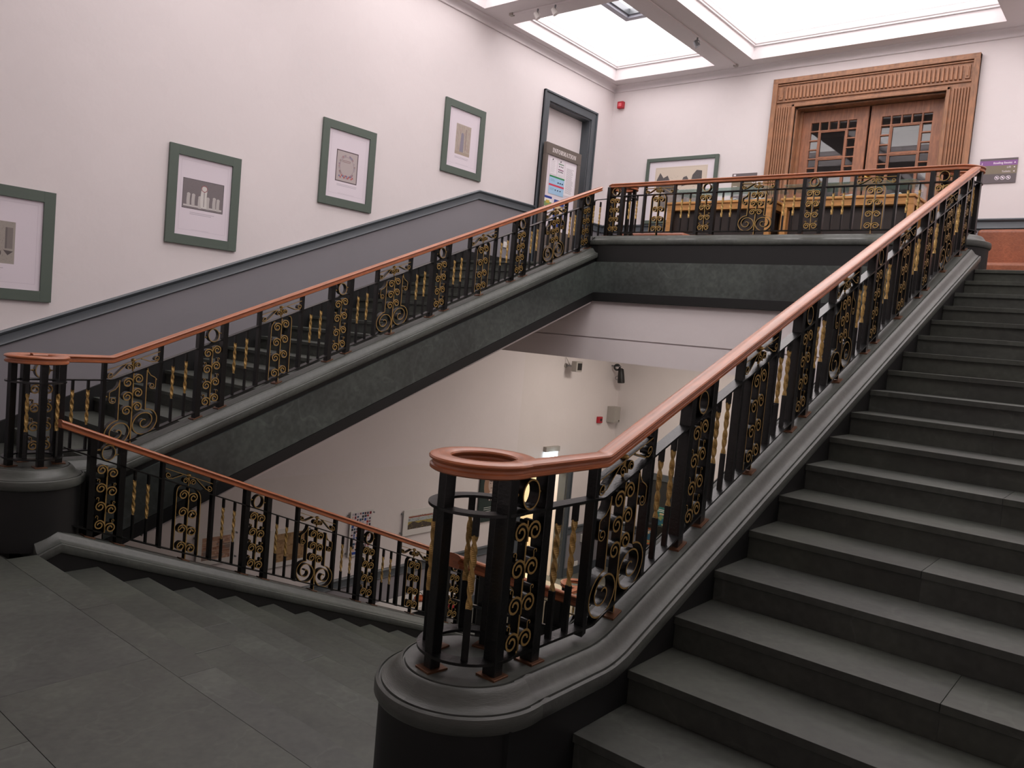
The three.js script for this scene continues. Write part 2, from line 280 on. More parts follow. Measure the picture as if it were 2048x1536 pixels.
// ------------------------------------------------------------------ dado, skirting and openings of the left wall
{
  const sec = [[0, 0], [0.02, 0.0], [0.03, 0.012], [0.022, 0.03], [0.022, 0.095], [0.034, 0.105], [0.04, 0.125], [0.03, 0.14], [0, 0.14]].map(([a, b]) => [a, b - 0.14]);
  const zk = -8.77, h = 0.955, ty = GALLERY + 1.075;
  const top = (z) => z > zk ? ty - (z - zk) * PITCH : ty;
  const zl = ZK + 0.42, path = [V(XL, top(zl), ZF), V(XL, top(zl), zl), V(XL, ty, zk), V(XL, ty, -10.08)];
  struct('trim_2', sweep(path, sec), M.trim, 'grey moulded dado rail climbing the left wall');
  struct('trim_3', sweep([V(XL, ty, -11.63), V(XL, ty, ZB), V(-5.23, ty, ZB)], sec), M.trim, 'grey dado rail in the gallery corner');
  struct('trim_4', sweep([V(-2.434, ty, ZB), V(XR, ty, ZB)], sec), M.trim, 'grey dado rail right of the double door');
  // painted dado field: a thin skin on the wall
  const e = 0.004;
  const fld = [[ZF, FLOOR], [ZF, top(zl) - 0.05], [zl, top(zl) - 0.05], [zk, ty - 0.05], [-10.08, ty - 0.05], [-10.08, GALLERY], [-8.4, GALLERY], [-2.05, FLOOR]];
  struct('dado_left', prismZY(fld, XL, XL + e), M.dado, 'mauve grey painted dado on the left wall');
  struct('dado_corner', merge([bx(XL, XL + e, GALLERY, ty - 0.05, -11.63, ZB), bx(XL, -5.23, GALLERY, ty - 0.05, ZB, ZB + e)]), M.dado);
  struct('dado_back', bx(-2.434, XR, GALLERY, ty - 0.05, ZB, ZB + e), M.dado, 'grey painted dado right of the double door');
  // black wall string over the treads
  const ws = 0.12, a0 = -2.0, a1 = -8.45;
  struct('baseboard_left', prismZY([[ZF, FLOOR], [ZF, FLOOR + 0.17], [a0 + 0.12, FLOOR + 0.17], [a1, pitch(a1) + ws], [-8.6, GALLERY + 0.16], [-10.08, GALLERY + 0.16], [-10.08, GALLERY], [a1 + 0.1, pitch(a1) - 0.3], [a0 - 0.4, FLOOR]], XL + e, XL + 0.035), M.black, 'black skirting climbing the left wall');
  struct('baseboard_back', merge([rbx(XL, -5.23, GALLERY, GALLERY + 0.16, ZB + e, ZB + 0.03), rbx(-2.434, XR, GALLERY, GALLERY + 0.16, ZB + e, ZB + 0.03)]), M.black);
  // ground floor dado
  const g = -3.45, gs = sec;
  struct('trim_5', sweep([V(XL, g, -1.8), V(XL, g, -10.32)], gs), M.trim, 'grey dado rail of the ground floor hall');
  struct('trim_6', sweep([V(XL, g, -11.85), V(XL, g, ZG), V(XR, g, ZG)], gs), M.trim);
  struct('dado_lower', merge([bx(XL, XL + e, GROUND, g - 0.05, -1.8, -10.32), bx(XL, XL + e, GROUND, g - 0.05, -11.85, ZG), bx(XL, XR, GROUND, g - 0.05, ZG, ZG + e)]), M.dado, 'grey painted dado of the ground floor hall');
  struct('baseboard_lower', merge([bx(XL + e, XL + 0.025, GROUND, GROUND + 0.15, -1.8, -10.32), bx(XL + e, XL + 0.025, GROUND, GROUND + 0.15, -11.85, ZG), bx(XL, XR, GROUND, GROUND + 0.15, ZG + e, ZG + 0.025)]), M.trim);

  // architraves
  function architrave(name, z0, z1, y0, y1, w, label, proud = 0.03) {
    const d = struct(name, null, null, label), X = XL;
    mesh('jamb', rbx(X, X + proud, y0, y1 + w, z0 + w, z0, 0.006), M.trim, d);
    mesh('jamb', rbx(X, X + proud, y0, y1 + w, z1, z1 - w, 0.006), M.trim, d);
    mesh('head', rbx(X, X + proud, y1, y1 + w, z0, z1, 0.006), M.trim, d);
    mesh('back_band', merge([rbx(X, X + proud + 0.02, y0, y1 + w, z0 + w, z0 + w - 0.03, 0.006), rbx(X, X + proud + 0.02, y0, y1 + w, z1 - w, z1 - w + 0.03, 0.006), rbx(X, X + proud + 0.02, y1 + w - 0.03, y1 + w, z0 + w, z1 - w, 0.006)]), M.trim, d);
    mesh('lining', merge([bx(X - 0.16, X, y0, y1, z0, z0 - 0.02), bx(X - 0.16, X, y0, y1, z1, z1 + 0.02), bx(X - 0.16, X, y1 - 0.02, y1, z0 - 0.02, z1 + 0.02)]), M.trim, d);
  }
  architrave('door_1', -10.23, -11.42, GALLERY, 3.71, 0.15, 'blocked doorway with grey moulded frame on the gallery');
  architrave('door_2', -10.45, -11.72, GROUND, -2.28, 0.13, 'doorway with grey frame on the ground floor');
}

// ------------------------------------------------------------------ stairs
const CAPPROF = (() => {           // half of the string's capping: offset from the post line, height under the flat top
  const h = [[0, 0], [0.064, 0], [0.0652, -0.009], [0.0712, -0.009], [0.0725, -0.002], [0.082, -0.006], [0.096, -0.022], [0.11, -0.042], [0.126, -0.054], [0.143, -0.06], [0.1442, -0.069], [0.1505, -0.069], [0.152, -0.062], [0.162, -0.068], [0.165, -0.084], [0.165, -0.112], [0.158, -0.124], [0.148, -0.128]];
  return h;
})();
const capLoop = [...CAPPROF.slice().reverse().map(([a, b]) => [-a, b]), ...CAPPROF.slice(1)];
// one side flight: x of the post line, inside = direction of the steps (+1 right flight, -1 left flight)
function sideFlight(px, inside, wallX, drumX, label) {
  const t = thing('stair_flight', label, 'stairs');
  const face = px + inside * 0.151, well = px - inside * 0.148;
  const cut = wallX + inside * -0;
  const joints = [[0.62], [0.36], [0.74], [0.5]];
  for (let i = 0; i < 18; i++) {
    const zn = Z1 + G - i * G, y = FLOOR + (i + 1) * R, f = joints[i % 4][0] + 0.06 * (rnd() - 0.5), xm = face + (cut - face) * f;
    const spans = [[face, xm - inside * 0.0004], [xm + inside * 0.0004, cut]];
    spans.forEach(([a, b], k) => {
      const lo = Math.min(a, b), hi = Math.max(a, b);
      mesh('tread', rbx(lo, hi, y - 0.034, y - rnd() * 0.0006, zn - G - 0.012, zn, 0.0022), [M.slate, M.slate2, M.slate3][(i * 2 + k) % 3], t);
      mesh('riser', bx(lo, hi, y - R - 0.004, y - 0.03, zn - 0.045, zn - 0.016), [M.slate, M.slate2, M.slate3][(i * 2 + k) % 3], t);
    });
  }
  // top riser and gallery nosing
  { const y = GALLERY, zn = Z1 - 17 * G, lo = Math.min(face, cut), hi = Math.max(face, cut);
    mesh('tread', rbx(lo, hi, y - 0.034, y, -8.73, zn, 0.006), M.slate2, t); mesh('riser', bx(lo, hi, y - R - 0.004, y - 0.03, zn - 0.045, zn - 0.016), M.slate2, t); }
  // string: core, black bands, slate facing towards the well
  const zt = ZW + 0.001, lo = (h) => (z) => pitch(z) + h;
  const band = (h0, h1, x0, x1, z0 = -2.45) => prismZY([[z0, pitch(z0) + h1], [zt, pitch(zt) + h1], [zt, pitch(zt) + h0], [z0, pitch(z0) + h0]], x0, x1);
  mesh('string', prismZY([[ZK + 0.02, pitch(ZK) + 0.035], [zt, pitch(zt) + 0.035], [zt, pitch(zt) - 0.52], [-3.4, pitch(-3.4) - 0.52], [-2.02, FLOOR], [-2.02, pitch(ZK) + 0.035]], face, well + inside * 0.02), M.black, t);
  mesh('fascia', band(-0.42, -0.03, well, well + inside * 0.022, -2.6), M.face, t);
  mesh('soffit_edge', band(-0.53, -0.424, well + inside * -0.004, well + inside * 0.03, -2.6), M.black, t);
  // soffit
  mesh('soffit', band(-0.56, -0.528, well + inside * 0.02, wallX, -2.9), M.wallLow, t);
  mesh('carriage', prismZY([[Z1 + G - 0.05, FLOOR - 0.01], [zt, pitch(zt) - 0.19], [zt, pitch(zt) - 0.53], [-3.0, pitch(-3.0) - 0.53], [-2.1, FLOOR - 0.3]], face + inside * 0.002, wallX), M.black, t);
  // capping: slope, level piece, round end over the newel drum
  const cy = (z) => z < ZK ? pitch(z) + 0.145 : pitch(ZK) + 0.145, path = [V(px, cy(-2.1), -2.12)];
  for (let i = 0; i <= 8; i++) { const z = ZK + 0.1 - i * 0.025; const s = (z - (ZK - 0.1)) / 0.2; path.push(V(px, cy(ZK) + (1 - s) * (1 - s) * 0.1 * PITCH, z)); }
  path.push(V(px, cy(zt), zt));
  mesh('string_cap', sweep(path, capLoop), M.cap, t);
  const dr = 0.155, dz = -2.12, yc = cy(0);
  const lathe = new THREE.LatheGeometry([[0.001, 0.0006], ...CAPPROF.slice(1).map(([a, b]) => [a + dr, b + 0.0006]), [0.12, -0.128]].map(([a, b]) => new THREE.Vector2(a, b)), 72);
  lathe.translate(drumX, yc, dz);
  mesh('newel_cap', toCreasedNormals(lathe.toNonIndexed(), 0.6), M.cap, t);
  const cyl = new THREE.LatheGeometry([[0.30, FLOOR - 0.005], [0.30, yc - 0.13], [0.303, yc - 0.126], [0.1, yc - 0.12]].map(([a, b]) => new THREE.Vector2(a, b)), 72); cyl.translate(drumX, 0, dz);
  mesh('newel_drum', toCreasedNormals(cyl.toNonIndexed(), 0.6), M.black, t);
  const pl = new THREE.LatheGeometry([[0.30, FLOOR], [0.316, FLOOR], [0.316, FLOOR + 0.11], [0.30, FLOOR + 0.125]].map(([a, b]) => new THREE.Vector2(a, b)), 72); pl.translate(drumX, 0, dz);
  return t;
}
const rightDrum = RX - 0.15, leftDrum = LX + 0.11;
sideFlight(RX, 1, XR, rightDrum, 'dark slate stair flight climbing on the right towards the leather bench');
sideFlight(LX, -1, XL, leftDrum, 'dark slate stair flight climbing along the left wall to the information board');

// the broad flight down
const DX = -5.66, EX = 2 * XC - DX;
{
  const t = thing('stair_flight', 'broad slate flight going down between the two upper flights', 'stairs');
  const xa = DX + 0.15, xb = EX - 0.15;
  for (let i = 0; i < 18; i++) {
    const zn = Z2 - (i + 1) * G2, y = FLOOR - (i + 1) * R, xm = xa + (xb - xa) * (0.3 + 0.4 * rnd());
    [[xa, xm - 0.0008], [xm + 0.0008, xb]].forEach(([a, b], k) => mesh('tread', rbx(a, b, y - 0.034, y - rnd() * 0.0006, zn, zn + G2 + 0.014, 0.006), [M.slate2, M.slate, M.slate3][(i + k) % 3], t));
  }
  for (let i = 0; i < 19; i++) { const z = Z2 - i * G2 + 0.02; mesh('riser', bx(xa, xb, FLOOR - (i + 1) * R - 0.004, FLOOR - i * R - 0.03, z, z + 0.03), M.slate2, t); }
  const ze = Z2 - 18 * G2 - 0.3;
  for (const [px, s, lab] of [[DX, 1, 0], [EX, -1, 1]]) {
    const cy = (z) => Math.max(pitch2(z) + 0.165, GROUND + 0.3);
    mesh('string', prismZY([[-2.055, FLOOR - 0.03], [-2.19, cy(-2.19) - 0.12], [ze, cy(ze) - 0.12], [ze, GROUND], [-2.055, GROUND]], px - 0.148, px + 0.148), M.black, t);
    const path = [V(px, FLOOR + 0.06, -2.05), V(px, FLOOR + 0.088, -2.11), V(px, cy(-2.19), -2.19), V(px, cy(-8.4), -8.4), V(px, cy(ze), ze)];
    mesh('string_cap', sweep(path, capLoop), M.cap, t);
  }
  mesh('carriage', prismZY([[Z2 + 0.05, FLOOR - 0.2], [Z2 - 17.4 * G2, GROUND + 0.002], [Z2 + 0.05, GROUND + 0.002]], xa + 0.002, xb - 0.002), M.black, t);
}

// ------------------------------------------------------------------ front of the gallery
const GCAP = 1.318, GZ = -8.725;
{
  const t = thing('gallery_front', 'dark slate parapet and facing along the front edge of the gallery', 'parapet');
  const a = LX + 0.148, b = RX - 0.148;
  const ge0 = -5.735, ge1 = -5.735 + 6 * 0.63 + 0.125;
  mesh('string_cap', sweep([V(-6.05, GCAP, GZ), V(ge1, GCAP, GZ)], capLoop), M.cap, t);
  for (const x of [ge0 - 0.06, ge1]) {
    const l = new THREE.LatheGeometry([[0.001, 0.0006], ...CAPPROF.slice(1).map(([a2, b2]) => [a2 + 0.155, b2 + 0.0006]), [0.12, -0.128]].map(([a2, b2]) => new THREE.Vector2(a2, b2)), 64); l.translate(x, GCAP, GZ - 0.155);
    mesh('newel_cap', toCreasedNormals(l.toNonIndexed(), 0.6), M.cap, t);
    const c = new THREE.CylinderGeometry(0.3, 0.3, GCAP - 0.12 - GALLERY, 64); c.translate(x, (GCAP - 0.12 + GALLERY) / 2, GZ - 0.155); mesh('newel_drum', c, M.black, t);
  }
  mesh('parapet', bx(-6.0, ge1, GALLERY - 0.05, GCAP - 0.11, GZ + 0.14, GZ - 0.14), M.black, t);
  mesh('upper_band', bx(a, b, 0.975, GCAP - 0.1, ZW - 0.02, ZW - 0.05), M.black, t);
  mesh('fascia', bx(a, b, 0.585, 0.975, ZW, ZW - 0.03), M.face, t);
  mesh('soffit_edge', rbx(a - 0.02, b + 0.02, 0.478, 0.588, ZW + 0.004, ZW - 0.12, 0.003), M.black, t);
  mesh('core', bx(XL + 0.01, XR - 0.01, 0.5, GALLERY - 0.04, ZW - 0.04, ZW - 0.4), M.black, t);
  const w = struct('wall_bulkhead', merge([bx(XL, XR, 0.02, 0.5, ZW - 0.05, ZW - 0.2), bx(XL, XR, -0.275, 0.004, ZW - 0.05, ZW - 0.2), bx(XL, XR, -0.2, 0.3, ZW - 0.075, ZW - 0.19)]), M.wall, 'white bulkhead under the gallery with a shadow joint');
}

// ------------------------------------------------------------------ balustrades
const VB = 0.055, VT = 0.565, VR = 0.69, VTOP = 0.741, DEEP = 0.044;      // heights over the capping: bottom bar, top bar, underside and top of the handrail
const RAILPROF = [[-0.034, -0.073], [-0.043, -0.066], [-0.043, -0.05], [-0.034, -0.044], [-0.032, -0.034], [-0.036, -0.026], [-0.047, -0.02], [-0.049, -0.012], [-0.044, -0.004], [-0.03, 0.002], [0, 0.005], [0.03, 0.002], [0.044, -0.004], [0.049, -0.012], [0.047, -0.02], [0.036, -0.026], [0.032, -0.034], [0.034, -0.044], [0.043, -0.05], [0.043, -0.066], [0.034, -0.073]];
RAILPROF.forEach((p) => { p[0] *= 0.8; p[1] *= 0.72; });
const BARPROF = [[-0.028, -0.005], [-0.028, 0.005], [0.028, 0.005], [0.028, -0.005]];

// flat iron strip bent along a line in the (x, y) plane; the narrow edges are gilded
function ribbon(pts, deep = DEEP, th = 0.0085) {
  const n = pts.length, pos = [], uv = [], nm = [], flat = [], edge = [];
  const q = pts.map((p, i) => { const a = pts[Math.max(0, i - 1)], b = pts[Math.min(n - 1, i + 1)]; let dx = b[0] - a[0], dy = b[1] - a[1]; const l = Math.hypot(dx, dy) || 1; dx /= l; dy /= l; return { x: p[0], y: p[1], nx: -dy, ny: dx }; });
  const put = (list, p, s, z, N, u, v) => list.push([p.x + p.nx * s * th / 2, p.y + p.ny * s * th / 2, z * deep / 2, N, u, v]);
  let L = 0;
  for (let i = 0; i < n - 1; i++) {
    const a = q[i], b = q[i + 1], L2 = L + Math.hypot(b.x - a.x, b.y - a.y);
    for (const s of [1, -1]) {
      const N1 = [a.nx * s, a.ny * s, 0], N2 = [b.nx * s, b.ny * s, 0];
      const A = [a, s, -1, N1, L, 0], B = [b, s, -1, N2, L2, 0], C = [b, s, 1, N2, L2, deep], D = [a, s, 1, N1, L, deep];
      for (const v of s > 0 ? [A, C, B, A, D, C] : [A, B, C, A, C, D]) put(flat, ...v);
    }
    for (const z of [1, -1]) {
      const N = [0, 0, z], A = [a, -1, z, N, L, 0], B = [b, -1, z, N, L2, 0], C = [b, 1, z, N, L2, th], D = [a, 1, z, N, L, th];
      for (const v of z > 0 ? [A, B, C, A, C, D] : [A, C, B, A, D, C]) put(z > 0 ? edge : flat, ...v);
    }
    L = L2;
  }
  for (const [p, sgn] of [[q[0], -1], [q[n - 1], 1]]) {
    const N = [p.ny * sgn, -p.nx * sgn, 0]; const A = [p, -1, -1, N, 0, 0], B = [p, 1, -1, N, 0, 0], C = [p, 1, 1, N, 0, 0], D = [p, -1, 1, N, 0, 0];
    for (const v of [A, B, C, A, C, D]) put(flat, ...v);
  }
  const all = [...flat, ...edge];
  for (const [x, y, z, N, u, v] of all) { pos.push(x, y, z); nm.push(...N); uv.push(u, v); }
  const g = new THREE.BufferGeometry();
  g.setAttribute('position', new THREE.BufferAttribute(new Float32Array(pos), 3)); g.setAttribute('normal', new THREE.BufferAttribute(new Float32Array(nm), 3)); g.setAttribute('uv', new THREE.BufferAttribute(new Float32Array(uv), 2));
  g.addGroup(0, flat.length, 0); g.addGroup(flat.length, edge.length, 1); return g;
}
const RIB = [M.iron, M.gold];
// spiral that leaves a stem at (x0, y) upwards, goes over and curls in; s = side
function scrollPts(x0, cy, s, r, k, turns = 1.45, tail = 0.6) {
  const pts = [], cx = x0 + s * r, N = Math.ceil(26 * turns / 1.75);
  for (let i = 0; i <= 3; i++) pts.push([x0, cy - r * tail * (1 - i / 4)]);
  for (let i = 0; i <= N; i++) { const f = i / N, a = Math.PI - f * turns * 2 * Math.PI, rr = r * (1 - 0.72 * Math.pow(f, 0.9)); pts.push([cx + s * rr * Math.cos(a), cy + rr * Math.sin(a)]); }
  return pts.map(([x, y], i) => [x, y + k * s * r * Math.min(1, i / 8)]);
}
function hookPts(x, y, s, r) {       // small upright curl on the shoulder of a scroll
  const pts = [[x, y]];
  for (let i = 0; i <= 14; i++) { const f = i / 14, a = Math.PI + 0.5 - f * 1.5 * Math.PI, rr = r * (1 - 0.5 * f); pts.push([x + s * (r * 0.75 + rr * Math.cos(a)), y + r * 2.0 + rr * Math.sin(a)]); }
  return pts;
}
const cache = new Map();
const cached = (key, make) => { if (!cache.has(key)) cache.set(key, make()); return cache.get(key); };
// sheared bar: vertical bar whose top and bottom follow the slope
function postGeo(u, w, y0, y1, k, deep) {
  const s = new THREE.Shape([[u - w / 2, y0 + k * (u - w / 2)], [u + w / 2, y0 + k * (u + w / 2)], [u + w / 2, y1 + k * (u + w / 2)], [u - w / 2, y1 + k * (u - w / 2)]].map(([a, b]) => new THREE.Vector2(a, b)));
  return slabXY(s, -deep / 2, deep / 2, 0.002);
}
function foot(u, k, w = 0.075, dp = 0.085) {
  const s = new THREE.Shape([[u - w / 2, k * (u - w / 2)], [u + w / 2, k * (u + w / 2)], [u + w / 2, 0.008 + k * (u + w / 2)], [u - w / 2, 0.008 + k * (u - w / 2)]].map(([a, b]) => new THREE.Vector2(a, b)));
  return slabXY(s, -dp / 2, dp / 2, 0.001);
}
function ballGeo(u, v) { return new THREE.SphereGeometry(0.008, 12, 8).translate(u, v, 0); }

// pair of flat posts with a gilded vine and a ring between them
function vinePanel(k, parent, posts = true) {
  const g = sub('vine_panel', parent), key = (n) => 'vine' + n + k.toFixed(3);
  if (posts) for (const s of [-1, 1]) {
    mesh('post', cached(key('p' + s), () => postGeo(s * 0.103, 0.044, 0.006, VR + 0.004, k, 0.056)), M.iron, g);
    mesh('foot_plate', cached(key('f' + s), () => foot(s * 0.103, k)), M.brassFoot, g);
  }
  mesh('stem', cached(key('st'), () => ribbon([[0, VB + 0.005], [0, 0.2], [0, 0.35], [0, VT - 0.03]], DEEP * 0.8, 0.008)), RIB, g);
  [0.105, 0.235, 0.365, 0.495].forEach((v, i) => { for (const s of [-1, 1]) {
    mesh('scroll', cached(key('s' + i + s), () => ribbon(scrollPts(0, v, s, 0.0385, k, 1.5, 0.9))), RIB, g);
    if (i < 3) mesh('hook', cached(key('h' + i + s), () => ribbon(hookPts(s * 0.05, v + k * s * 0.05 + 0.034, s, 0.010), DEEP * 0.8, 0.004)), RIB, g);
  } });
  mesh('ring', cached(key('r'), () => { const p = []; for (let i = 0; i <= 36; i++) p.push([0.045 * Math.cos(i / 18 * Math.PI), (VT + VR) / 2 + 0.052 * Math.sin(i / 18 * Math.PI)]); return ribbon(p, DEEP, 0.006); }), RIB, g);
  for (const s of [-1, 1]) mesh('ball', cached(key('b' + s), () => merge([ballGeo(s * 0.056, (VT + VR) / 2 + k * s * 0.05), new THREE.CylinderGeometry(0.004, 0.004, 0.03, 8).rotateZ(Math.PI / 2).translate(s * 0.062, (VT + VR) / 2 + k * s * 0.05, 0)])), M.gold, g);
  return g;
}
function lintel(g, k, key) {
  mesh('lintel', cached(key('li'), () => ribbon([[-0.194, VT + 0.085 - k * 0.194], [0.194, VT + 0.085 + k * 0.194]], DEEP * 0.8, 0.005)), RIB, g);
  mesh('finial', cached(key('fi'), () => { const b = new THREE.SphereGeometry(0.016, 14, 10); b.scale(1, 0.8, 1.4); b.translate(0, VT + 0.09, 0); const c = new THREE.CylinderGeometry(0.011, 0.006, 0.075, 10).translate(0, VT + 0.045, 0); return merge([b, c]); }), M.gold, g);
  for (const s of [-1, 1]) {
    mesh('top_curl', cached(key('tc' + s), () => ribbon(scrollPts(0.006 * s, VT + 0.045, s, 0.024, k, 1.4, 0.8), DEEP * 0.9, 0.005)), RIB, g);
    mesh('top_curl', cached(key('td' + s), () => {           // S curve that ends in a curl by the post
      const p = []; p.push([s * 0.055, VT + 0.08]); for (let i = 1; i < 6; i++) p.push([s * (0.055 + 0.017 * i), VT + 0.08 - 0.011 * i]);
      const c = [s * 0.168, VT + 0.041]; for (let i = 0; i <= 22; i++) { const f = i / 22, a = Math.PI * 1.18 + f * 1.35 * 2 * Math.PI, rr = 0.024 * (1 - 0.7 * f); p.push([c[0] + s * rr * Math.cos(a), c[1] + rr * Math.sin(a)]); }
      return ribbon(p.map(([x, y]) => [x, y + k * x]), DEEP * 0.9, 0.005);
    }), RIB, g);
  }
}
// ladder of scrolls between two upright bars
function ladderPanel(k, parent) {
  const g = sub('ladder_scroll_panel', parent), key = (n) => 'lad' + n + k.toFixed(3);
  for (const s of [-1, 1]) mesh('post', cached(key('p' + s), () => postGeo(s * 0.207, 0.026, VB - 0.01, VR + 0.03, k, 0.044)), M.iron, g);
  mesh('stem', cached(key('st'), () => ribbon([[0, 0.012], [0, 0.3], [0, VT]], DEEP, 0.008)), RIB, g);
  mesh('foot_plate', cached(key('f'), () => foot(0, k, 0.06)), M.brassFoot, g);
  for (const s of [-1, 1]) mesh('side_bar', cached(key('sb' + s), () => ribbon([[s * 0.098, VB + 0.004 + k * s * 0.098], [s * 0.098, VT - 0.07 + k * s * 0.098], [s * 0.095, VT - 0.04 + k * s * 0.095], [s * 0.083, VT - 0.015 + k * s * 0.083], [s * 0.062, VT - 0.004 + k * s * 0.062]], DEEP, 0.006)), RIB, g);
  [0.1, 0.232, 0.364, 0.496].forEach((v, i) => { for (const s of [-1, 1]) mesh('scroll', cached(key('s' + i + s), () => ribbon(scrollPts(0, v, s, 0.04, k, 1.5, 0.5))), RIB, g); });
  lintel(g, k, key); return g;
}
// lyre: scrolls above, two great volutes at the foot
function lyrePanel(k, parent) {
  const g = sub('lyre_panel', parent), key = (n) => 'lyr' + n + k.toFixed(3);
  for (const s of [-1, 1]) mesh('post', cached(key('p' + s), () => postGeo(s * 0.207, 0.026, VB - 0.01, VR + 0.03, k, 0.044)), M.iron, g);
  mesh('stem', cached(key('st'), () => ribbon([[0, 0.012], [0, 0.3], [0, VT]], DEEP, 0.009)), RIB, g);
  mesh('foot_plate', cached(key('f'), () => foot(0, k, 0.06)), M.brassFoot, g);
  for (const s of [-1, 1]) {
    mesh('volute', cached(key('v' + s), () => {
      const p = [[s * 0.1, VT - 0.02], [s * 0.1, 0.4], [s * 0.1, 0.27], [s * 0.1, 0.25]], c = [s * 0.1, 0.15], N = 60;
      for (let i = 0; i <= N; i++) { const f = i / N, a = Math.PI / 2 - f * 2.1 * 2 * Math.PI, rr = f < 0.36 ? 0.096 - 0.006 * (f / 0.36) : 0.09 - 0.076 * Math.pow((f - 0.36) / 0.64, 0.8); p.push([c[0] + s * rr * Math.cos(a), c[1] + rr * Math.sin(a)]); }
      return ribbon(p.map(([x, y], i) => [x, y + k * (i < 4 ? s * 0.1 : s * 0.1 + 0.5 * (x - s * 0.1))]), DEEP, 0.007);
    }), RIB, g);
    [0.29, 0.395, 0.5].forEach((v, i) => mesh('scroll', cached(key('s' + i + s), () => ribbon(scrollPts(0, v, s, 0.039, k, 1.5, 0.5))), RIB, g));
    mesh('ear', cached(key('e' + s), () => {
      const p = [[s * 0.102, VT - 0.02], [s * 0.11, VT - 0.05], [s * 0.13, VT - 0.075], [s * 0.16, VT - 0.09], [s * 0.17, VT - 0.1], [s * 0.17, 0.42]], c = [s * 0.144, 0.41];
      for (let i = 0; i <= 24; i++) { const f = i / 24, a = 0 - f * 1.4 * 2 * Math.PI, rr = 0.026 * (1 - 0.7 * f); p.push([c[0] + s * rr * Math.cos(a), c[1] + rr * Math.sin(a)]); }
      return ribbon(p.map(([x, y]) => [x, y + k * s * 0.14]), DEEP, 0.005);
    }), RIB, g);
    mesh('ball', cached(key('b' + s), () => ballGeo(s * 0.181, 0.445 + k * s * 0.17)), M.gold, g);
  }
  lintel(g, k, key); return g;
}
// twisted baluster: black ends, gilded twist
function twistGeo(y0, y1, turns, w, d) {
  const n = 40, pos = [], uv = [], P = [];
  for (let i = 0; i <= n; i++) { const f = i / n, a = f * turns * 2 * Math.PI, y = y0 + (y1 - y0) * f; P.push([[-w, -d], [w, -d], [w, d], [-w, d]].map(([x, z]) => [(x * Math.cos(a) - z * Math.sin(a)) / 2, y, (x * Math.sin(a) + z * Math.cos(a)) / 2])); }
  for (let i = 0; i < n; i++) for (let j = 0; j < 4; j++) { const A = P[i][j], B = P[i][(j + 1) % 4], C = P[i + 1][(j + 1) % 4], D = P[i + 1][j]; for (const q of [A, C, B, A, D, C]) { pos.push(...q); uv.push(q[0], q[1]); } }
  const g = new THREE.BufferGeometry(); g.setAttribute('position', new THREE.BufferAttribute(new Float32Array(pos), 3)); g.setAttribute('uv', new THREE.BufferAttribute(new Float32Array(uv), 2)); g.computeVertexNormals(); return toCreasedNormals(g, 0.7);
}
function baluster(parent) {
  const g = sub('twisted_baluster', parent);
  mesh('bar_end', cached('tb0', () => rbx(-0.0075, 0.0075, VB, 0.24, -0.0125, 0.0125, 0.002)), M.iron, g);
  mesh('bar_end', cached('tb1', () => rbx(-0.0075, 0.0075, 0.49, VT, -0.0125, 0.0125, 0.002)), M.iron, g);
  mesh('gilded_twist', cached('tb2', () => twistGeo(0.235, 0.495, 1.4, 0.013, 0.021)), M.gold, g);
  return g;
}
// a straight run: origin on the capping, direction on plan, slope
function run(parent, O, dir, k, ys = 1) {
  const yaw = Math.atan2(-dir.z, dir.x);
  const at = (t) => V(O.x + dir.x * t, O.y + k * t, O.z + dir.z * t);
  return {
    at, put(f, t) { const g = f(k, parent); g.position.copy(at(t)); g.rotation.y = yaw; g.scale.y = ys; return g; },
    twist(t) { const g = baluster(parent); g.position.copy(at(t)); g.rotation.y = yaw; g.scale.y = ys; return g; },
  };
}
const VL = (k, p) => vinePanel(k, p), LY = (k, p) => lyrePanel(k, p), LD = (k, p) => ladderPanel(k, p);
function pattern(r, list, t0, step) {
  list.forEach((f, i) => {
    r.put(f, t0 + i * step);
    if (i < list.length - 1) { const a = t0 + i * step + (f === VL ? 0.103 : 0.207), b = t0 + (i + 1) * step - (list[i + 1] === VL ? 0.103 : 0.207); r.twist(a + (b - a) / 3); r.twist(a + (b - a) * 2 / 3); }
  });
}
// round newel cage over a drum: posts, two flat rings, gilded twists
function cage(parent, cx, y, cz, angles, twists, ys = 1) {
  const g = sub('newel_cage', parent); g.position.set(cx, y, cz); g.scale.y = ys;
  const r = 0.155, ring = (yy) => { const p = []; for (let i = 0; i < 48; i++) p.push(V(r * Math.cos(i / 24 * Math.PI), yy, r * Math.sin(i / 24 * Math.PI))); return sweep(p, BARPROF, { closed: true }); };
  mesh('flat_ring', cached('ringlo', () => ring(VB)), M.iron, g); mesh('flat_ring', cached('ringhi', () => ring(VT)), M.iron, g);
  for (const a of angles) {
    const p = mesh('post', cached('cagepost', () => rbx(-0.021, 0.021, 0.006, VR + 0.004, -0.021, 0.021, 0.003)), M.iron, g); p.position.set(r * Math.cos(a), 0, r * Math.sin(a)); p.rotation.y = -a;
    const f = mesh('foot_plate', cached('cagefoot', () => rbx(-0.042, 0.042, 0, 0.008, -0.038, 0.038, 0.001)), M.brassFoot, g); f.position.copy(p.position); f.rotation.y = -a;
  }
  for (const a of twists) {
    const e = mesh('gilded_twist', cached('tb2', () => 0), M.gold, g); e.position.set(r * Math.cos(a), 0, r * Math.sin(a)); e.rotation.y = -a;
    for (const kk of ['tb0', 'tb1']) { const q = mesh('bar_end', cached(kk, () => 0), M.iron, g); q.position.copy(e.position); q.rotation.y = -a; }
  }
  return g;
}
function handrail(parent, path, name = 'handrail') { return mesh(name, sweep(path, RAILPROF, { crease: 0.55 }), M.rail, parent); }
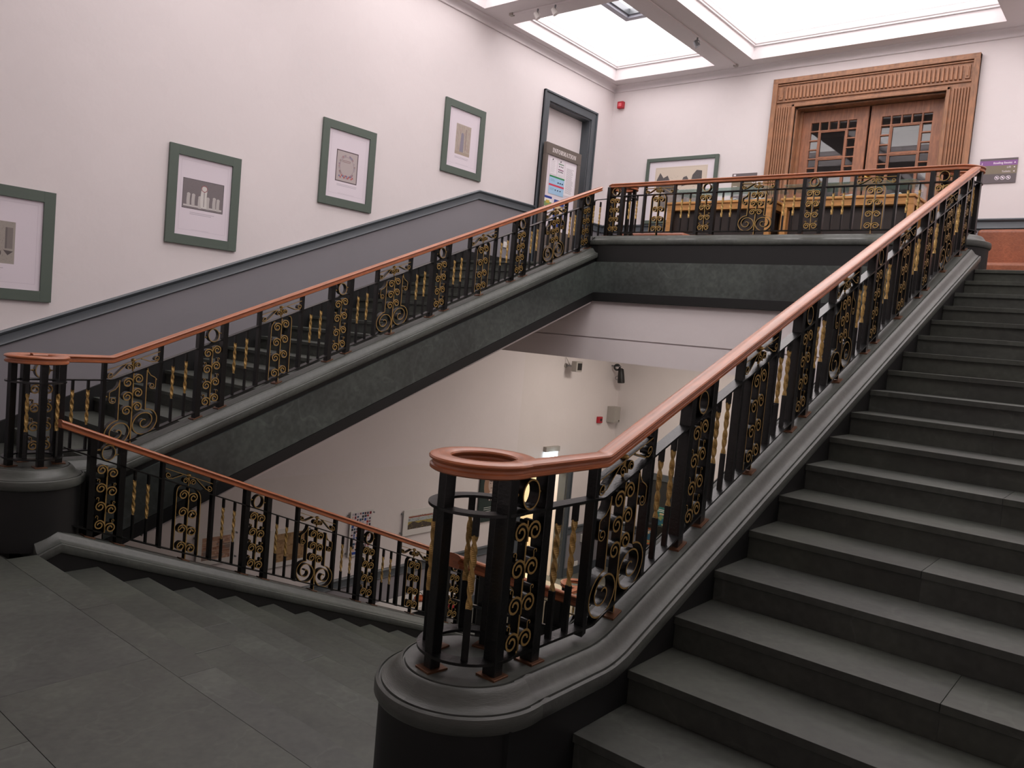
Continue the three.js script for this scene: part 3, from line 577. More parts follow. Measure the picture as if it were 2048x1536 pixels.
function railRing(parent, cx, y, cz, r = 0.155) { const p = []; for (let i = 0; i < 72; i++) p.push(V(cx + r * Math.cos(i / 36 * Math.PI), y, cz + r * Math.sin(i / 36 * Math.PI))); return mesh('handrail_ring', sweep(p, RAILPROF, { closed: true, crease: 0.55 }), M.rail, parent); }
function flatBar(parent, path) { return mesh('flat_bar', sweep(path, BARPROF), M.iron, parent); }

// the two side flights
function sideBalustrade(px, inside, drumX, label) {
  const t = thing('balustrade', label, 'balustrade', 'wrought iron balustrades of the staircase');
  baluster(t).visible = true; t.remove(t.children[0]);
  const y0 = pitch(ZK) + 0.145, k = PITCH, r = run(t, V(px, y0, ZK), V(0, 0, -1), k);
  const Q = (z) => -(z - ZK);
  pattern(r, [LY, VL, LD, VL, LY, VL, LD, VL, LY, VL], Q(-2.815), 0.6245);
  const zend = -8.72, Y = (v) => y0 + v;
  const bend = (v) => { const p = []; for (let i = 0; i <= 4; i++) { const z = ZK + 0.016 - i * 0.008, s = (ZK + 0.016 - z) / 0.032; p.push(V(px, Y(v) + s * s * 0.016 * k, z)); } return p; };
  handrail(t, [V(px, Y(VTOP), -2.12), ...bend(VTOP), V(px, Y(VTOP) + k * (ZK - zend), zend)]);
  railRing(t, drumX, Y(VTOP) - 0.0008, -2.12);
  flatBar(t, [V(px, Y(VB), -2.1), ...bend(VB), V(px, Y(VB) + k * (ZK + 8.55), -8.55)]);
  flatBar(t, [V(px, Y(VT), -2.1), ...bend(VT), V(px, Y(VT) + k * (ZK + 8.55), -8.55)]);
  const lv = run(t, V(px, y0, -2.1), V(0, 0, -1), 0);
  lv.put(VL, 0.09); lv.twist(0.297); lv.twist(0.402);
  const m = (a) => inside > 0 ? a : Math.PI - a;
  cage(t, drumX, y0, -2.12, [m(1.72), m(3.08), m(4.45)], [m(0.9), m(2.5), m(3.8)]);
  return t;
}
sideBalustrade(RX, 1, rightDrum, 'black and gold iron balustrade climbing the right flight from the ringed newel');
sideBalustrade(LX, -1, leftDrum, 'black and gold iron balustrade with mahogany handrail on the flight along the left wall');

// the gallery
{
  const t = thing('balustrade', 'level black and gold iron balustrade along the gallery in front of the display cases', 'balustrade', 'wrought iron balustrades of the staircase');
  const ys = 0.9, x0 = -5.735, r = run(t, V(x0, GCAP, GZ), V(1, 0, 0), 0, ys);
  pattern(r, [VL, LD, VL, LY, VL, LD, VL], 0, 0.63);
  const xe = x0 + 6 * 0.63, Y = (v) => GCAP + v * ys;
  const e0 = x0, e1 = xe + 0.125;
  handrail(t, [V(e0 - 0.07, Y(VTOP), GZ), V(e1, Y(VTOP), GZ)]); flatBar(t, [V(e0, Y(VT), GZ), V(e1, Y(VT), GZ)]); flatBar(t, [V(e0, Y(VB), GZ), V(e1, Y(VB), GZ)]);
  railRing(t, e0, Y(VTOP) - 0.0006, GZ - 0.155); railRing(t, e1, Y(VTOP) - 0.0006, GZ - 0.155);
  cage(t, e0, GCAP, GZ - 0.155, [3.3, 4.7, 6.1], [4.0, 5.4], ys); cage(t, e1, GCAP, GZ - 0.155, [0.15, 3.3, 4.7], [0.8, 5.4], ys);
  r.twist(xe - x0 + 0.26);
  // short curved links down to the flight balustrades
  for (const [xx, s, bx0] of [[LX, 1, x0 - 0.13], [RX, -1, e1 + 0.13]]) {
    const yb = pitch(-8.55) + 0.145, p = (v, yv) => [V(xx, yb + v, -8.52), V(xx + s * 0.02, (yb + v + Y(yv)) / 2, -8.62), V(bx0, Y(yv), GZ - 0.12)];
    flatBar(t, p(VB, VB)); flatBar(t, p(VT, VT));
  }
  for (const [x, z] of [[-5.99, -8.62], [-5.975, -8.74]]) { const q = baluster(t); q.position.set(x, GCAP - 0.06, z); q.scale.y = ys; }
}
// the flight down
for (const [px, s, label] of [[DX, 1, 'black and gold iron balustrade going down beside the left side of the broad flight'], [EX, -1, 'black and gold iron balustrade on the right side of the broad flight down']]) {
  const t = thing('balustrade', label, 'balustrade', 'wrought iron balustrades of the staircase');
  const zs = -2.52, y0 = pitch2(zs) + 0.165, k = -P2, r = run(t, V(px, y0, zs), V(0, 0, -1), k);
  pattern(r, [VL, LD, VL, LY, VL, LD, VL, LY, VL, LD], 0, 0.6125);
  const Y = (z, v) => pitch2(z) + 0.165 + v, ze = -8.3;
  handrail(t, [V(px, Y(-2.2, VTOP), -2.2), V(px, Y(ze, VTOP), ze), V(px, Y(ze, VTOP), ze - 0.45)]);
  railRing(t, px - s * 0.155, Y(ze, VTOP), ze - 0.45);
  flatBar(t, [V(px, Y(-2.24, VB), -2.24), V(px, Y(ze, VB), ze), V(px, Y(ze, VB), ze - 0.4)]); flatBar(t, [V(px, Y(-2.24, VT), -2.24), V(px, Y(ze, VT), ze), V(px, Y(ze, VT), ze - 0.4)]);
  cage(t, px - s * 0.155, Y(ze, 0), ze - 0.45, [0.2, 1.6, 3.0, 4.6], [0.9, 2.3]);
}

// ------------------------------------------------------------------ prints and lettering (flat print only)
function canvasTex(w, h, draw) {
  const c = document.createElement('canvas'); c.width = w; c.height = h; const x = c.getContext('2d'); draw(x, w, h);
  const t = new THREE.CanvasTexture(c); t.colorSpace = THREE.SRGBColorSpace; t.magFilter = THREE.LinearFilter; return t;
}
const printMat = (w, h, draw, rough = 0.75) => std({ map: canvasTex(w, h, draw), roughness: rough });
// plane with uv 0..1; facing +x (left wall) or +z (back wall)
function printOnLeft(x, y0, y1, z0, z1) { const g = new THREE.PlaneGeometry(Math.abs(z1 - z0), y1 - y0); g.rotateY(Math.PI / 2); g.translate(x, (y0 + y1) / 2, (z0 + z1) / 2); return g; }
function printOnBack(x0, x1, y0, y1, z) { const g = new THREE.PlaneGeometry(x1 - x0, y1 - y0); g.translate((x0 + x1) / 2, (y0 + y1) / 2, z); return g; }
const lines = (x, x0, y0, w, n, dy, lw = 2, col = 'rgba(60,55,60,0.55)') => { x.strokeStyle = col; x.lineWidth = lw; for (let i = 0; i < n; i++) { x.beginPath(); x.moveTo(x0, y0 + i * dy); x.lineTo(x0 + w * (0.75 + 0.25 * rnd()), y0 + i * dy); x.stroke(); } };
const speck = (x, w, h, n, cols, r) => { for (let i = 0; i < n; i++) { x.fillStyle = cols[Math.floor(rnd() * cols.length)]; const q = r * (0.4 + rnd()); x.fillRect(rnd() * w, rnd() * h, q, q * (0.3 + rnd())); } };

// a green framed print on the left wall; art is drawn into the mount
function framedPrint(z0, z1, y0, y1, art, label, border = 0.098) {
  const t = thing('framed_print', label, 'picture', 'green framed prints on the left wall'), X = XL + 0.002, d = 0.028;
  const b = border, f = (a0, a1, c0, c1) => rbx(X, X + d, c0, c1, a0, a1, 0.0012);
  mesh('frame_side', f(z0, z0 - b, y0, y1), M.green, t); mesh('frame_side', f(z1 + b, z1, y0, y1), M.green, t);
  mesh('frame_rail', f(z0 - b, z1 + b, y1 - b, y1), M.green, t); mesh('frame_rail', f(z0 - b, z1 + b, y0, y0 + b), M.green, t);
  mesh('backing', bx(X, X + 0.008, y0 + b, y1 - b, z0 - b, z1 + b), M.paper, t);
  mesh('print', printOnLeft(X + 0.0095, y0 + b, y1 - b, z0 - b, z1 + b), printMat(512, 680, art), t);
  return t;
}
const mount = (x, w, h) => { x.fillStyle = '#e2d8e0'; x.fillRect(0, 0, w, h); x.strokeStyle = 'rgba(150,135,150,0.35)'; x.lineWidth = 2; x.strokeRect(w * 0.07, h * 0.05, w * 0.86, h * 0.88); };
const caption = (x, w, y) => { lines(x, w * 0.26, y, w * 0.5, 2, 13, 3, 'rgba(90,80,95,0.55)'); lines(x, w * 0.3, w * 1.22, w * 0.42, 1, 10, 2, 'rgba(110,100,115,0.35)'); };
framedPrint(-4.084, -4.897, 0.60, 1.613, (x, w, h) => {
  mount(x, w, h); const X = w * 0.12, Y = h * 0.28, W = w * 0.74, H = h * 0.37;
  x.fillStyle = '#4a4245'; x.fillRect(X - 4, Y - 4, W + 8, H + 8); x.fillStyle = '#7c7476'; x.fillRect(X, Y, W, H); speck(x, 1, 1, 0, ['#000'], 1);
  for (let i = 0; i < 400; i++) { x.fillStyle = 'rgba(60,55,58,0.18)'; x.fillRect(X + rnd() * W, Y + rnd() * H * 0.95, 8 * rnd(), 3); }
  x.fillStyle = '#c9c3c1'; x.fillRect(X + 8, Y + H * 0.88, W - 16, H * 0.06);
  const fig = (cx, top, ww, hh, col) => { x.fillStyle = col; x.beginPath(); x.ellipse(cx, top + hh * 0.14, ww * 0.42, hh * 0.13, 0, 0, 7); x.fill(); x.beginPath(); x.moveTo(cx - ww * 0.4, top + hh * 0.22); x.quadraticCurveTo(cx - ww * 0.55, top + hh * 0.7, cx - ww * 0.35, top + hh); x.lineTo(cx + ww * 0.4, top + hh); x.quadraticCurveTo(cx + ww * 0.3, top + hh * 0.5, cx + ww * 0.38, top + hh * 0.22); x.fill(); };
  for (const [f, o] of [[0.14, 0.0], [0.26, 0.01], [0.42, 0.06], [0.62, 0.05], [0.78, 0.02], [0.88, 0.05]]) fig(X + W * f, Y + H * (0.46 + o), W * 0.1, H * 0.44, '#bdb7b4');
  fig(X + W * 0.52, Y + H * 0.16, W * 0.19, H * 0.76, '#d4cfcb'); x.strokeStyle = '#9c5f62'; x.lineWidth = 6; x.beginPath(); x.arc(X + W * 0.52, Y + H * 0.25, W * 0.07, 0, 7); x.stroke(); x.fillStyle = '#3f393b'; x.fillRect(X + W * 0.515, Y + H * 0.36, 4, H * 0.52);
  caption(x, w, Y + H + 34);
}, 'green framed print of pale robed figures on grey ground, over the dado');
framedPrint(-2.222, -3.032, -0.123, 0.89, (x, w, h) => {
  mount(x, w, h); const X = w * 0.14, Y = h * 0.27, W = w * 0.5, H = h * 0.46; x.fillStyle = '#a39b93'; x.fillRect(X, Y, W, H);
  for (let i = 0; i < 900; i++) { x.strokeStyle = 'rgba(60,55,55,' + 0.2 * rnd() + ')'; x.lineWidth = 2; const a = X + rnd() * W * 0.95, b = Y + rnd() * H * 0.95; x.beginPath(); x.moveTo(a, b); x.lineTo(a + 14 * (rnd() - 0.5), b + 10 * rnd()); x.stroke(); }
  x.fillStyle = '#837b77'; x.fillRect(X + W * 0.74, Y + H * 0.14, W * 0.2, H * 0.5); x.fillStyle = '#6f6766'; x.fillRect(X + W * 0.74, Y + H * 0.14, W * 0.05, H * 0.5);
  x.fillStyle = '#57504f'; x.beginPath(); x.ellipse(X + W * 0.35, Y + H * 0.76, W * 0.3, H * 0.16, 0, 0, 7); x.fill(); x.beginPath(); x.moveTo(X + W * 0.7, Y + H * 0.68); x.lineTo(X + W * 0.96, Y + H * 0.7); x.lineTo(X + W * 0.82, Y + H * 0.8); x.fill();
  lines(x, w * 0.2, Y + H + 34, w * 0.33, 2, 13, 3, 'rgba(90,80,95,0.55)');
}, 'green framed print of a grey interior drawing, lowest on the left wall');
framedPrint(-5.944, -6.765, 1.337, 2.348, (x, w, h) => {
  mount(x, w, h); const X = w * 0.23, Y = h * 0.29, W = w * 0.5, H = h * 0.44; x.fillStyle = '#4c3d42'; x.fillRect(X - 9, Y - 9, W + 18, H + 18); x.fillStyle = '#b6aaa9'; x.fillRect(X, Y, W, H);
  x.strokeStyle = '#93868c'; x.lineWidth = 4; x.beginPath(); x.ellipse(X + W * 0.5, Y + H * 0.5, W * 0.34, H * 0.33, 0, 0, 7); x.stroke(); lines(x, X + W * 0.25, Y + H * 0.3, W * 0.5, 2, 14, 6, 'rgba(120,90,85,0.6)');
  for (let i = 0; i < 70; i++) { const a = rnd() * 6.3; x.fillStyle = ['#a06a6e', '#7d7f9c', '#9a8a92', '#8a7f78'][i % 4]; x.globalAlpha = 0.5; x.beginPath(); x.arc(X + W * (0.5 + 0.38 * Math.cos(a)), Y + H * (0.5 + 0.38 * Math.sin(a)), 4 + 8 * rnd(), 0, 7); x.fill(); } x.globalAlpha = 1;
  for (let i = 0; i < 12; i++) { x.fillStyle = i % 3 ? '#b2605f' : '#6b6f96'; x.beginPath(); x.arc(X + W * (0.15 + 0.06 * i), Y + H * (0.84 + 0.04 * Math.sin(i * 2)), 9, 0, 7); x.fill(); }
  caption(x, w, Y + H + 36);
}, 'green framed print of a flower wreath with a dark outline');
framedPrint(-7.94, -8.766, 2.135, 3.142, (x, w, h) => {
  mount(x, w, h); const X = w * 0.25, Y = h * 0.24, W = w * 0.48, H = h * 0.52; x.fillStyle = '#b4a79c'; x.fillRect(X, Y, W, H);
  for (let i = 0; i < 500; i++) { x.fillStyle = 'rgba(' + (140 + 30 * rnd()) + ',' + (125 + 25 * rnd()) + ',' + (120 + 20 * rnd()) + ',0.25)'; x.fillRect(X + rnd() * W * 0.95, Y + rnd() * H * 0.9, 10 * rnd(), H * 0.08); }
  x.fillStyle = '#8d8794'; x.beginPath(); x.moveTo(X + W * 0.3, Y + H * 0.9); x.lineTo(X + W * 0.36, Y + H * 0.3); x.quadraticCurveTo(X + W * 0.46, Y + H * 0.2, X + W * 0.54, Y + H * 0.34); x.lineTo(X + W * 0.56, Y + H * 0.9); x.fill(); x.fillStyle = '#8f7f80'; x.fillRect(X + W * 0.66, Y + H * 0.12, W * 0.04, H * 0.7);
  x.fillStyle = '#a9998a'; x.fillRect(X, Y + H * 0.9, W, H * 0.1); caption(x, w, Y + H + 30);
}, 'green framed print of a muted standing shape, above the bend of the dado');

// ------------------------------------------------------------------ information board
{
  const t = thing('information_board', 'taupe free-standing board headed INFORMATION with pinned notices, before the blocked doorway', 'notice board'), X = -8.05, z0 = -10.13, z1 = -11.08, y1 = 3.04, y0 = GALLERY;
  const PT = 2.855, PB = 1.69;
  mesh('header', rbx(X - 0.07, X, PT, y1, z0, z1, 0.005), M.taupe, t);
  mesh('stile', rbx(X - 0.07, X, PB, PT, z0, z0 - 0.055, 0.005), M.taupe, t); mesh('stile', rbx(X - 0.07, X, PB, PT, z1 + 0.085, z1, 0.005), M.taupe, t);
  mesh('base_panel', rbx(X - 0.07, X, y0, PB, z0, z1, 0.005), M.taupe, t);
  mesh('pinboard', bx(X - 0.05, X - 0.02, PB, PT, z0 - 0.055, z1 + 0.085), M.paper, t);
  mesh('lettering', printOnLeft(X + 0.001, PT + 0.015, y1 - 0.015, z0 - 0.02, z1 + 0.02), printMat(1024, 160, (x, w, h) => { x.fillStyle = '#6b615a'; x.fillRect(0, 0, w, h); x.fillStyle = '#ece6e4'; x.font = 'bold 96px serif'; x.textAlign = 'center'; x.textBaseline = 'middle'; x.fillText('INFORMATION', w / 2, h * 0.55, w * 0.74); }, 0.5), t);
  const px = X - 0.018, at = (u0, u1, v0, v1) => [PB + (PT - PB) * v0, PB + (PT - PB) * v1, z0 - 0.055 - 0.81 * u0, z0 - 0.055 - 0.81 * u1];
  const note = (u0, u1, v0, v1, draw, k) => { const [a, b, c, d] = at(u0, u1, v0, v1); mesh('notice', printOnLeft(px + 0.001 * k, a, b, c, d), printMat(192, 256, draw), t); };
  const page = (cols, n) => (x, w, h) => { x.fillStyle = '#efe9ee'; x.fillRect(0, 0, w, h); lines(x, w * 0.12, h * 0.14, w * 0.75, n, h * 0.8 / n, 2); };
  note(0.1, 0.32, 0.76, 0.97, page(0, 14), 1);
  note(0.36, 0.58, 0.70, 0.96, (x, w, h) => { x.fillStyle = '#eae4ea'; x.fillRect(0, 0, w, h); x.fillStyle = '#6f8f74'; x.fillRect(w * 0.1, h * 0.12, w * 0.8, h * 0.05); x.fillStyle = '#2a2730'; for (let i = 0; i < 3; i++) x.fillRect(w * (0.2 + 0.25 * i), h * 0.24, w * 0.12, h * 0.06); x.fillStyle = '#7d4a66'; x.fillRect(w * 0.1, h * 0.42, w * 0.8, h * 0.05); x.fillStyle = '#2a2730'; for (let i = 0; i < 4; i++) x.fillRect(w * (0.15 + 0.19 * i), h * 0.52, w * 0.12, h * 0.06); lines(x, w * 0.15, h * 0.72, w * 0.7, 3, 18, 2); }, 1);
  note(0.62, 0.96, 0.52, 0.96, page(0, 26), 1);
  note(0.12, 0.62, 0.49, 0.74, (x, w, h) => { x.fillStyle = '#a9cdea'; x.fillRect(0, 0, w, h); x.fillStyle = '#2f8a55'; x.fillRect(0, 0, w, h * 0.09); x.fillStyle = '#d5435f'; x.fillRect(0, h * 0.46, w, h * 0.1); lines(x, w * 0.08, h * 0.2, w * 0.3, 3, 12, 3, '#6f93b0'); lines(x, w * 0.08, h * 0.68, w * 0.3, 3, 12, 3, '#6f93b0'); x.fillStyle = '#1e2c4a'; for (let i = 0; i < 3; i++) { x.fillRect(w * (0.55 + 0.14 * i), h * 0.28, w * 0.09, h * 0.07); x.beginPath(); x.arc(w * (0.45 + 0.16 * i), h * 0.74, w * 0.045, 0, 7); x.fill(); } }, 2);
  note(0.02, 0.26, 0.31, 0.45, (x, w, h) => { x.fillStyle = '#f0ece6'; x.fillRect(0, 0, w, h); x.fillStyle = '#263f96'; x.fillRect(0, 0, w, h * 0.22); x.fillStyle = '#7f9a63'; x.fillRect(0, h * 0.55, w, h * 0.45); x.fillStyle = '#c9b24e'; x.fillRect(w * 0.2, h * 0.4, w * 0.5, h * 0.3); }, 1);
  note(0.34, 0.68, 0.05, 0.43, (x, w, h) => { x.fillStyle = '#2c4390'; x.fillRect(0, 0, w, h); x.fillStyle = '#e6c9a0'; x.fillRect(w * 0.1, h * 0.2, w * 0.8, h * 0.3); x.fillStyle = '#e8e4ea'; x.fillRect(w * 0.15, h * 0.6, w * 0.7, h * 0.1); }, 1);
  for (const [u, v] of [[0.18, 0.955], [0.44, 0.955]]) { const [a, , c] = at(u, u, v, v); mesh('pin', new THREE.SphereGeometry(0.01, 8, 6).translate(px + 0.008, a, c), M.blackPlastic, t); }
}
// switch plate on the dado
{ const t = thing('switch_plate', 'white switch plate on the grey dado below the information board', 'switch'); mesh('plate', rbx(XL + 0.004, XL + 0.02, 1.27, 1.36, -9.42, -9.51, 0.004), M.whitePlastic, t); mesh('rocker', rbx(XL + 0.018, XL + 0.024, 1.295, 1.335, -9.45, -9.48, 0.002), M.whitePlastic, t); }

// ------------------------------------------------------------------ alarm sounder, signs, picture on the back wall
function alarm(pos, left, label) {
  const t = thing('fire_alarm', label, 'fire alarm'); const [x, y, z] = pos;
  if (!left) { mesh('housing', rbx(x - 0.06, x + 0.06, y - 0.06, y + 0.06, z, z + 0.07, 0.01), M.red, t); mesh('glass_front', rbx(x - 0.03, x + 0.03, y - 0.03, y + 0.03, z + 0.068, z + 0.076, 0.003), std({ color: 0xe87078, roughness: 0.2 }), t); }
  else { mesh('housing', rbx(x, x + 0.05, y - 0.06, y + 0.06, z - 0.07, z + 0.07, 0.008), M.red, t); mesh('call_point', rbx(x + 0.048, x + 0.056, y - 0.025, y + 0.025, z - 0.04, z + 0.01, 0.003), M.blackPlastic, t); }
}
alarm([-8.0, 4.11, ZB], false, 'small red alarm box high on the back wall near the corner');
function wallSign(x0, x1, y0, y1, draw, label) {
  const t = thing('direction_sign', label, 'sign'); mesh('panel', rbx(x0, x1, y0, y1, ZB, ZB + 0.012, 0.002), M.taupe, t); mesh('lettering', printOnBack(x0, x1, y0, y1, ZB + 0.0126), printMat(512, 400, draw, 0.5), t);
}
wallSign(-2.30, -1.872, 2.48, 2.80, (x, w, h) => {
  x.fillStyle = '#665d60'; x.fillRect(0, 0, w, h); x.fillStyle = '#8b5c98'; x.fillRect(0, h * 0.09, w, h * 0.2); x.fillStyle = '#827765'; x.fillRect(w * 0.12, h * 0.29, w, h * 0.34);
  x.fillStyle = '#efe4ef'; x.textAlign = 'right'; x.textBaseline = 'middle'; x.font = 'bold 44px sans-serif'; x.fillText('Reading Rooms', w * 0.86, h * 0.19, w * 0.5); x.font = '40px sans-serif'; x.fillText('Lift', w * 0.84, h * 0.37); x.fillText('Toilets', w * 0.84, h * 0.54);
  const tri = (cx, cy, r, a) => { x.beginPath(); for (let i = 0; i < 3; i++) x.lineTo(cx + r * Math.cos(a + i * 2.094), cy + r * Math.sin(a + i * 2.094)); x.fill(); };
  tri(w * 0.93, h * 0.19, 16, -1.571); tri(w * 0.93, h * 0.37, 15, Math.PI); tri(w * 0.93, h * 0.54, 15, Math.PI); x.font = 'bold 40px sans-serif'; x.textAlign = 'center'; x.fillText('2', w * 0.06, h * 0.2);
  for (const [cx, cy] of [[0.035, 0.4], [0.09, 0.4], [0.035, 0.56], [0.09, 0.56]]) { x.beginPath(); x.arc(w * cx, h * (cy - 0.04), 6, 0, 7); x.fill(); x.fillRect(w * cx - 7, h * (cy - 0.02), 14, 30); }
  x.strokeStyle = '#efe4ef'; x.lineWidth = 7; for (let i = 0; i < 3; i++) { x.beginPath(); x.arc(w * (0.5 + 0.15 * i), h * 0.79, 29, 0, 7); x.stroke(); x.fillRect(w * (0.5 + 0.15 * i) - 12, h * 0.79 - 12, 24, 22); x.beginPath(); x.moveTo(w * (0.5 + 0.15 * i) - 20, h * 0.79 - 20); x.lineTo(w * (0.5 + 0.15 * i) + 20, h * 0.79 + 20); x.stroke(); }
}, 'purple and brown direction sign reading Reading Rooms, right of the double door');
wallSign(-5.775, -5.37, 2.38, 2.80, (x, w, h) => {
  x.fillStyle = '#665d60'; x.fillRect(0, 0, w, h); x.fillStyle = '#827765'; x.fillRect(0, h * 0.14, w, h * 0.6); x.fillStyle = '#e6dee2'; x.fillRect(w * 0.05, h * 0.03, w * 0.1, h * 0.06); lines(x, w * 0.06, h * 0.48, w * 0.2, 1, 10, 10, '#ddd5d2'); lines(x, w * 0.06, h * 0.66, w * 0.14, 1, 10, 10, '#ddd5d2'); x.strokeStyle = '#efe4ef'; x.lineWidth = 8; x.strokeRect(w * 0.85, h * 0.26, w * 0.1, h * 0.12);
}, 'small brown sign between the landscape picture and the oak door surround');
{
  const t = thing('framed_print', 'wide green framed landscape picture leaning over the gallery bench on the back wall', 'picture'), x0 = -7.356, x1 = -6.036, y0 = 2.03, y1 = 3.13, b = 0.058, Z = ZB + 0.045;
  t.userData.label = 'wide green framed landscape drawing on the back wall of the gallery';
  mesh('frame_side', rbx(x0, x0 + b, y0, y1, ZB + 0.002, Z, 0.004), M.green, t); mesh('frame_side', rbx(x1 - b, x1, y0, y1, ZB + 0.002, Z, 0.004), M.green, t);
  mesh('frame_rail', rbx(x0 + b, x1 - b, y1 - b, y1, ZB + 0.002, Z, 0.004), M.green, t); mesh('frame_rail', rbx(x0 + b, x1 - b, y0, y0 + b, ZB + 0.002, Z, 0.004), M.green, t);
  mesh('backing', bx(x0 + b, x1 - b, y0 + b, y1 - b, ZB + 0.002, ZB + 0.02), M.paper, t);
  mesh('print', printOnBack(x0 + b, x1 - b, y0 + b, y1 - b, ZB + 0.022), printMat(600, 480, (x, w, h) => {
    x.fillStyle = '#e4dce2'; x.fillRect(0, 0, w, h); const X = w * 0.1, Y = h * 0.1, W = w * 0.8, H = h * 0.76; x.fillStyle = '#d6c8b8'; x.fillRect(X, Y, W, H); x.strokeStyle = '#b7a898'; x.lineWidth = 2; x.strokeRect(X + 8, Y + 8, W - 16, H - 16);
    const hill = (pts, c) => { x.fillStyle = c; x.beginPath(); x.moveTo(X + W * pts[0][0], Y + H); for (const [a, b2] of pts) x.lineTo(X + W * a, Y + H * b2); x.lineTo(X + W * pts[pts.length - 1][0], Y + H); x.fill(); };
    x.fillStyle = '#cfc6be'; x.fillRect(X + 12, Y + H * 0.5, W - 24, H * 0.48);
    const blob = (pts, c) => { x.fillStyle = c; x.beginPath(); pts.forEach(([a, b2], i) => x[i ? 'lineTo' : 'moveTo'](X + W * a, Y + H * b2)); x.fill(); };
    blob([[0.04, 0.28], [0.1, 0.12], [0.17, 0.24], [0.25, 0.19], [0.33, 0.38], [0.42, 0.45], [0.5, 0.52], [0.3, 0.6], [0.04, 0.5]], '#5d5858'); blob([[0.52, 0.36], [0.56, 0.24], [0.62, 0.22], [0.66, 0.3], [0.62, 0.42], [0.54, 0.44]], '#625c5c'); blob([[0.7, 0.38], [0.73, 0.2], [0.8, 0.1], [0.9, 0.12], [0.91, 0.36], [0.84, 0.4]], '#5a5555');
    blob([[0.1, 0.62], [0.4, 0.55], [0.6, 0.66], [0.72, 0.6], [0.9, 0.72], [0.9, 0.9], [0.1, 0.92]], '#7d7672');
    for (let i = 0; i < 700; i++) { x.fillStyle = 'rgba(' + (rnd() < 0.5 ? '50,46,48' : '215,205,195') + ',0.25)'; x.fillRect(X + W * (0.05 + 0.87 * rnd()), Y + H * (0.2 + 0.74 * rnd()), 9 * rnd(), 4 * rnd()); }
  }), t);
}

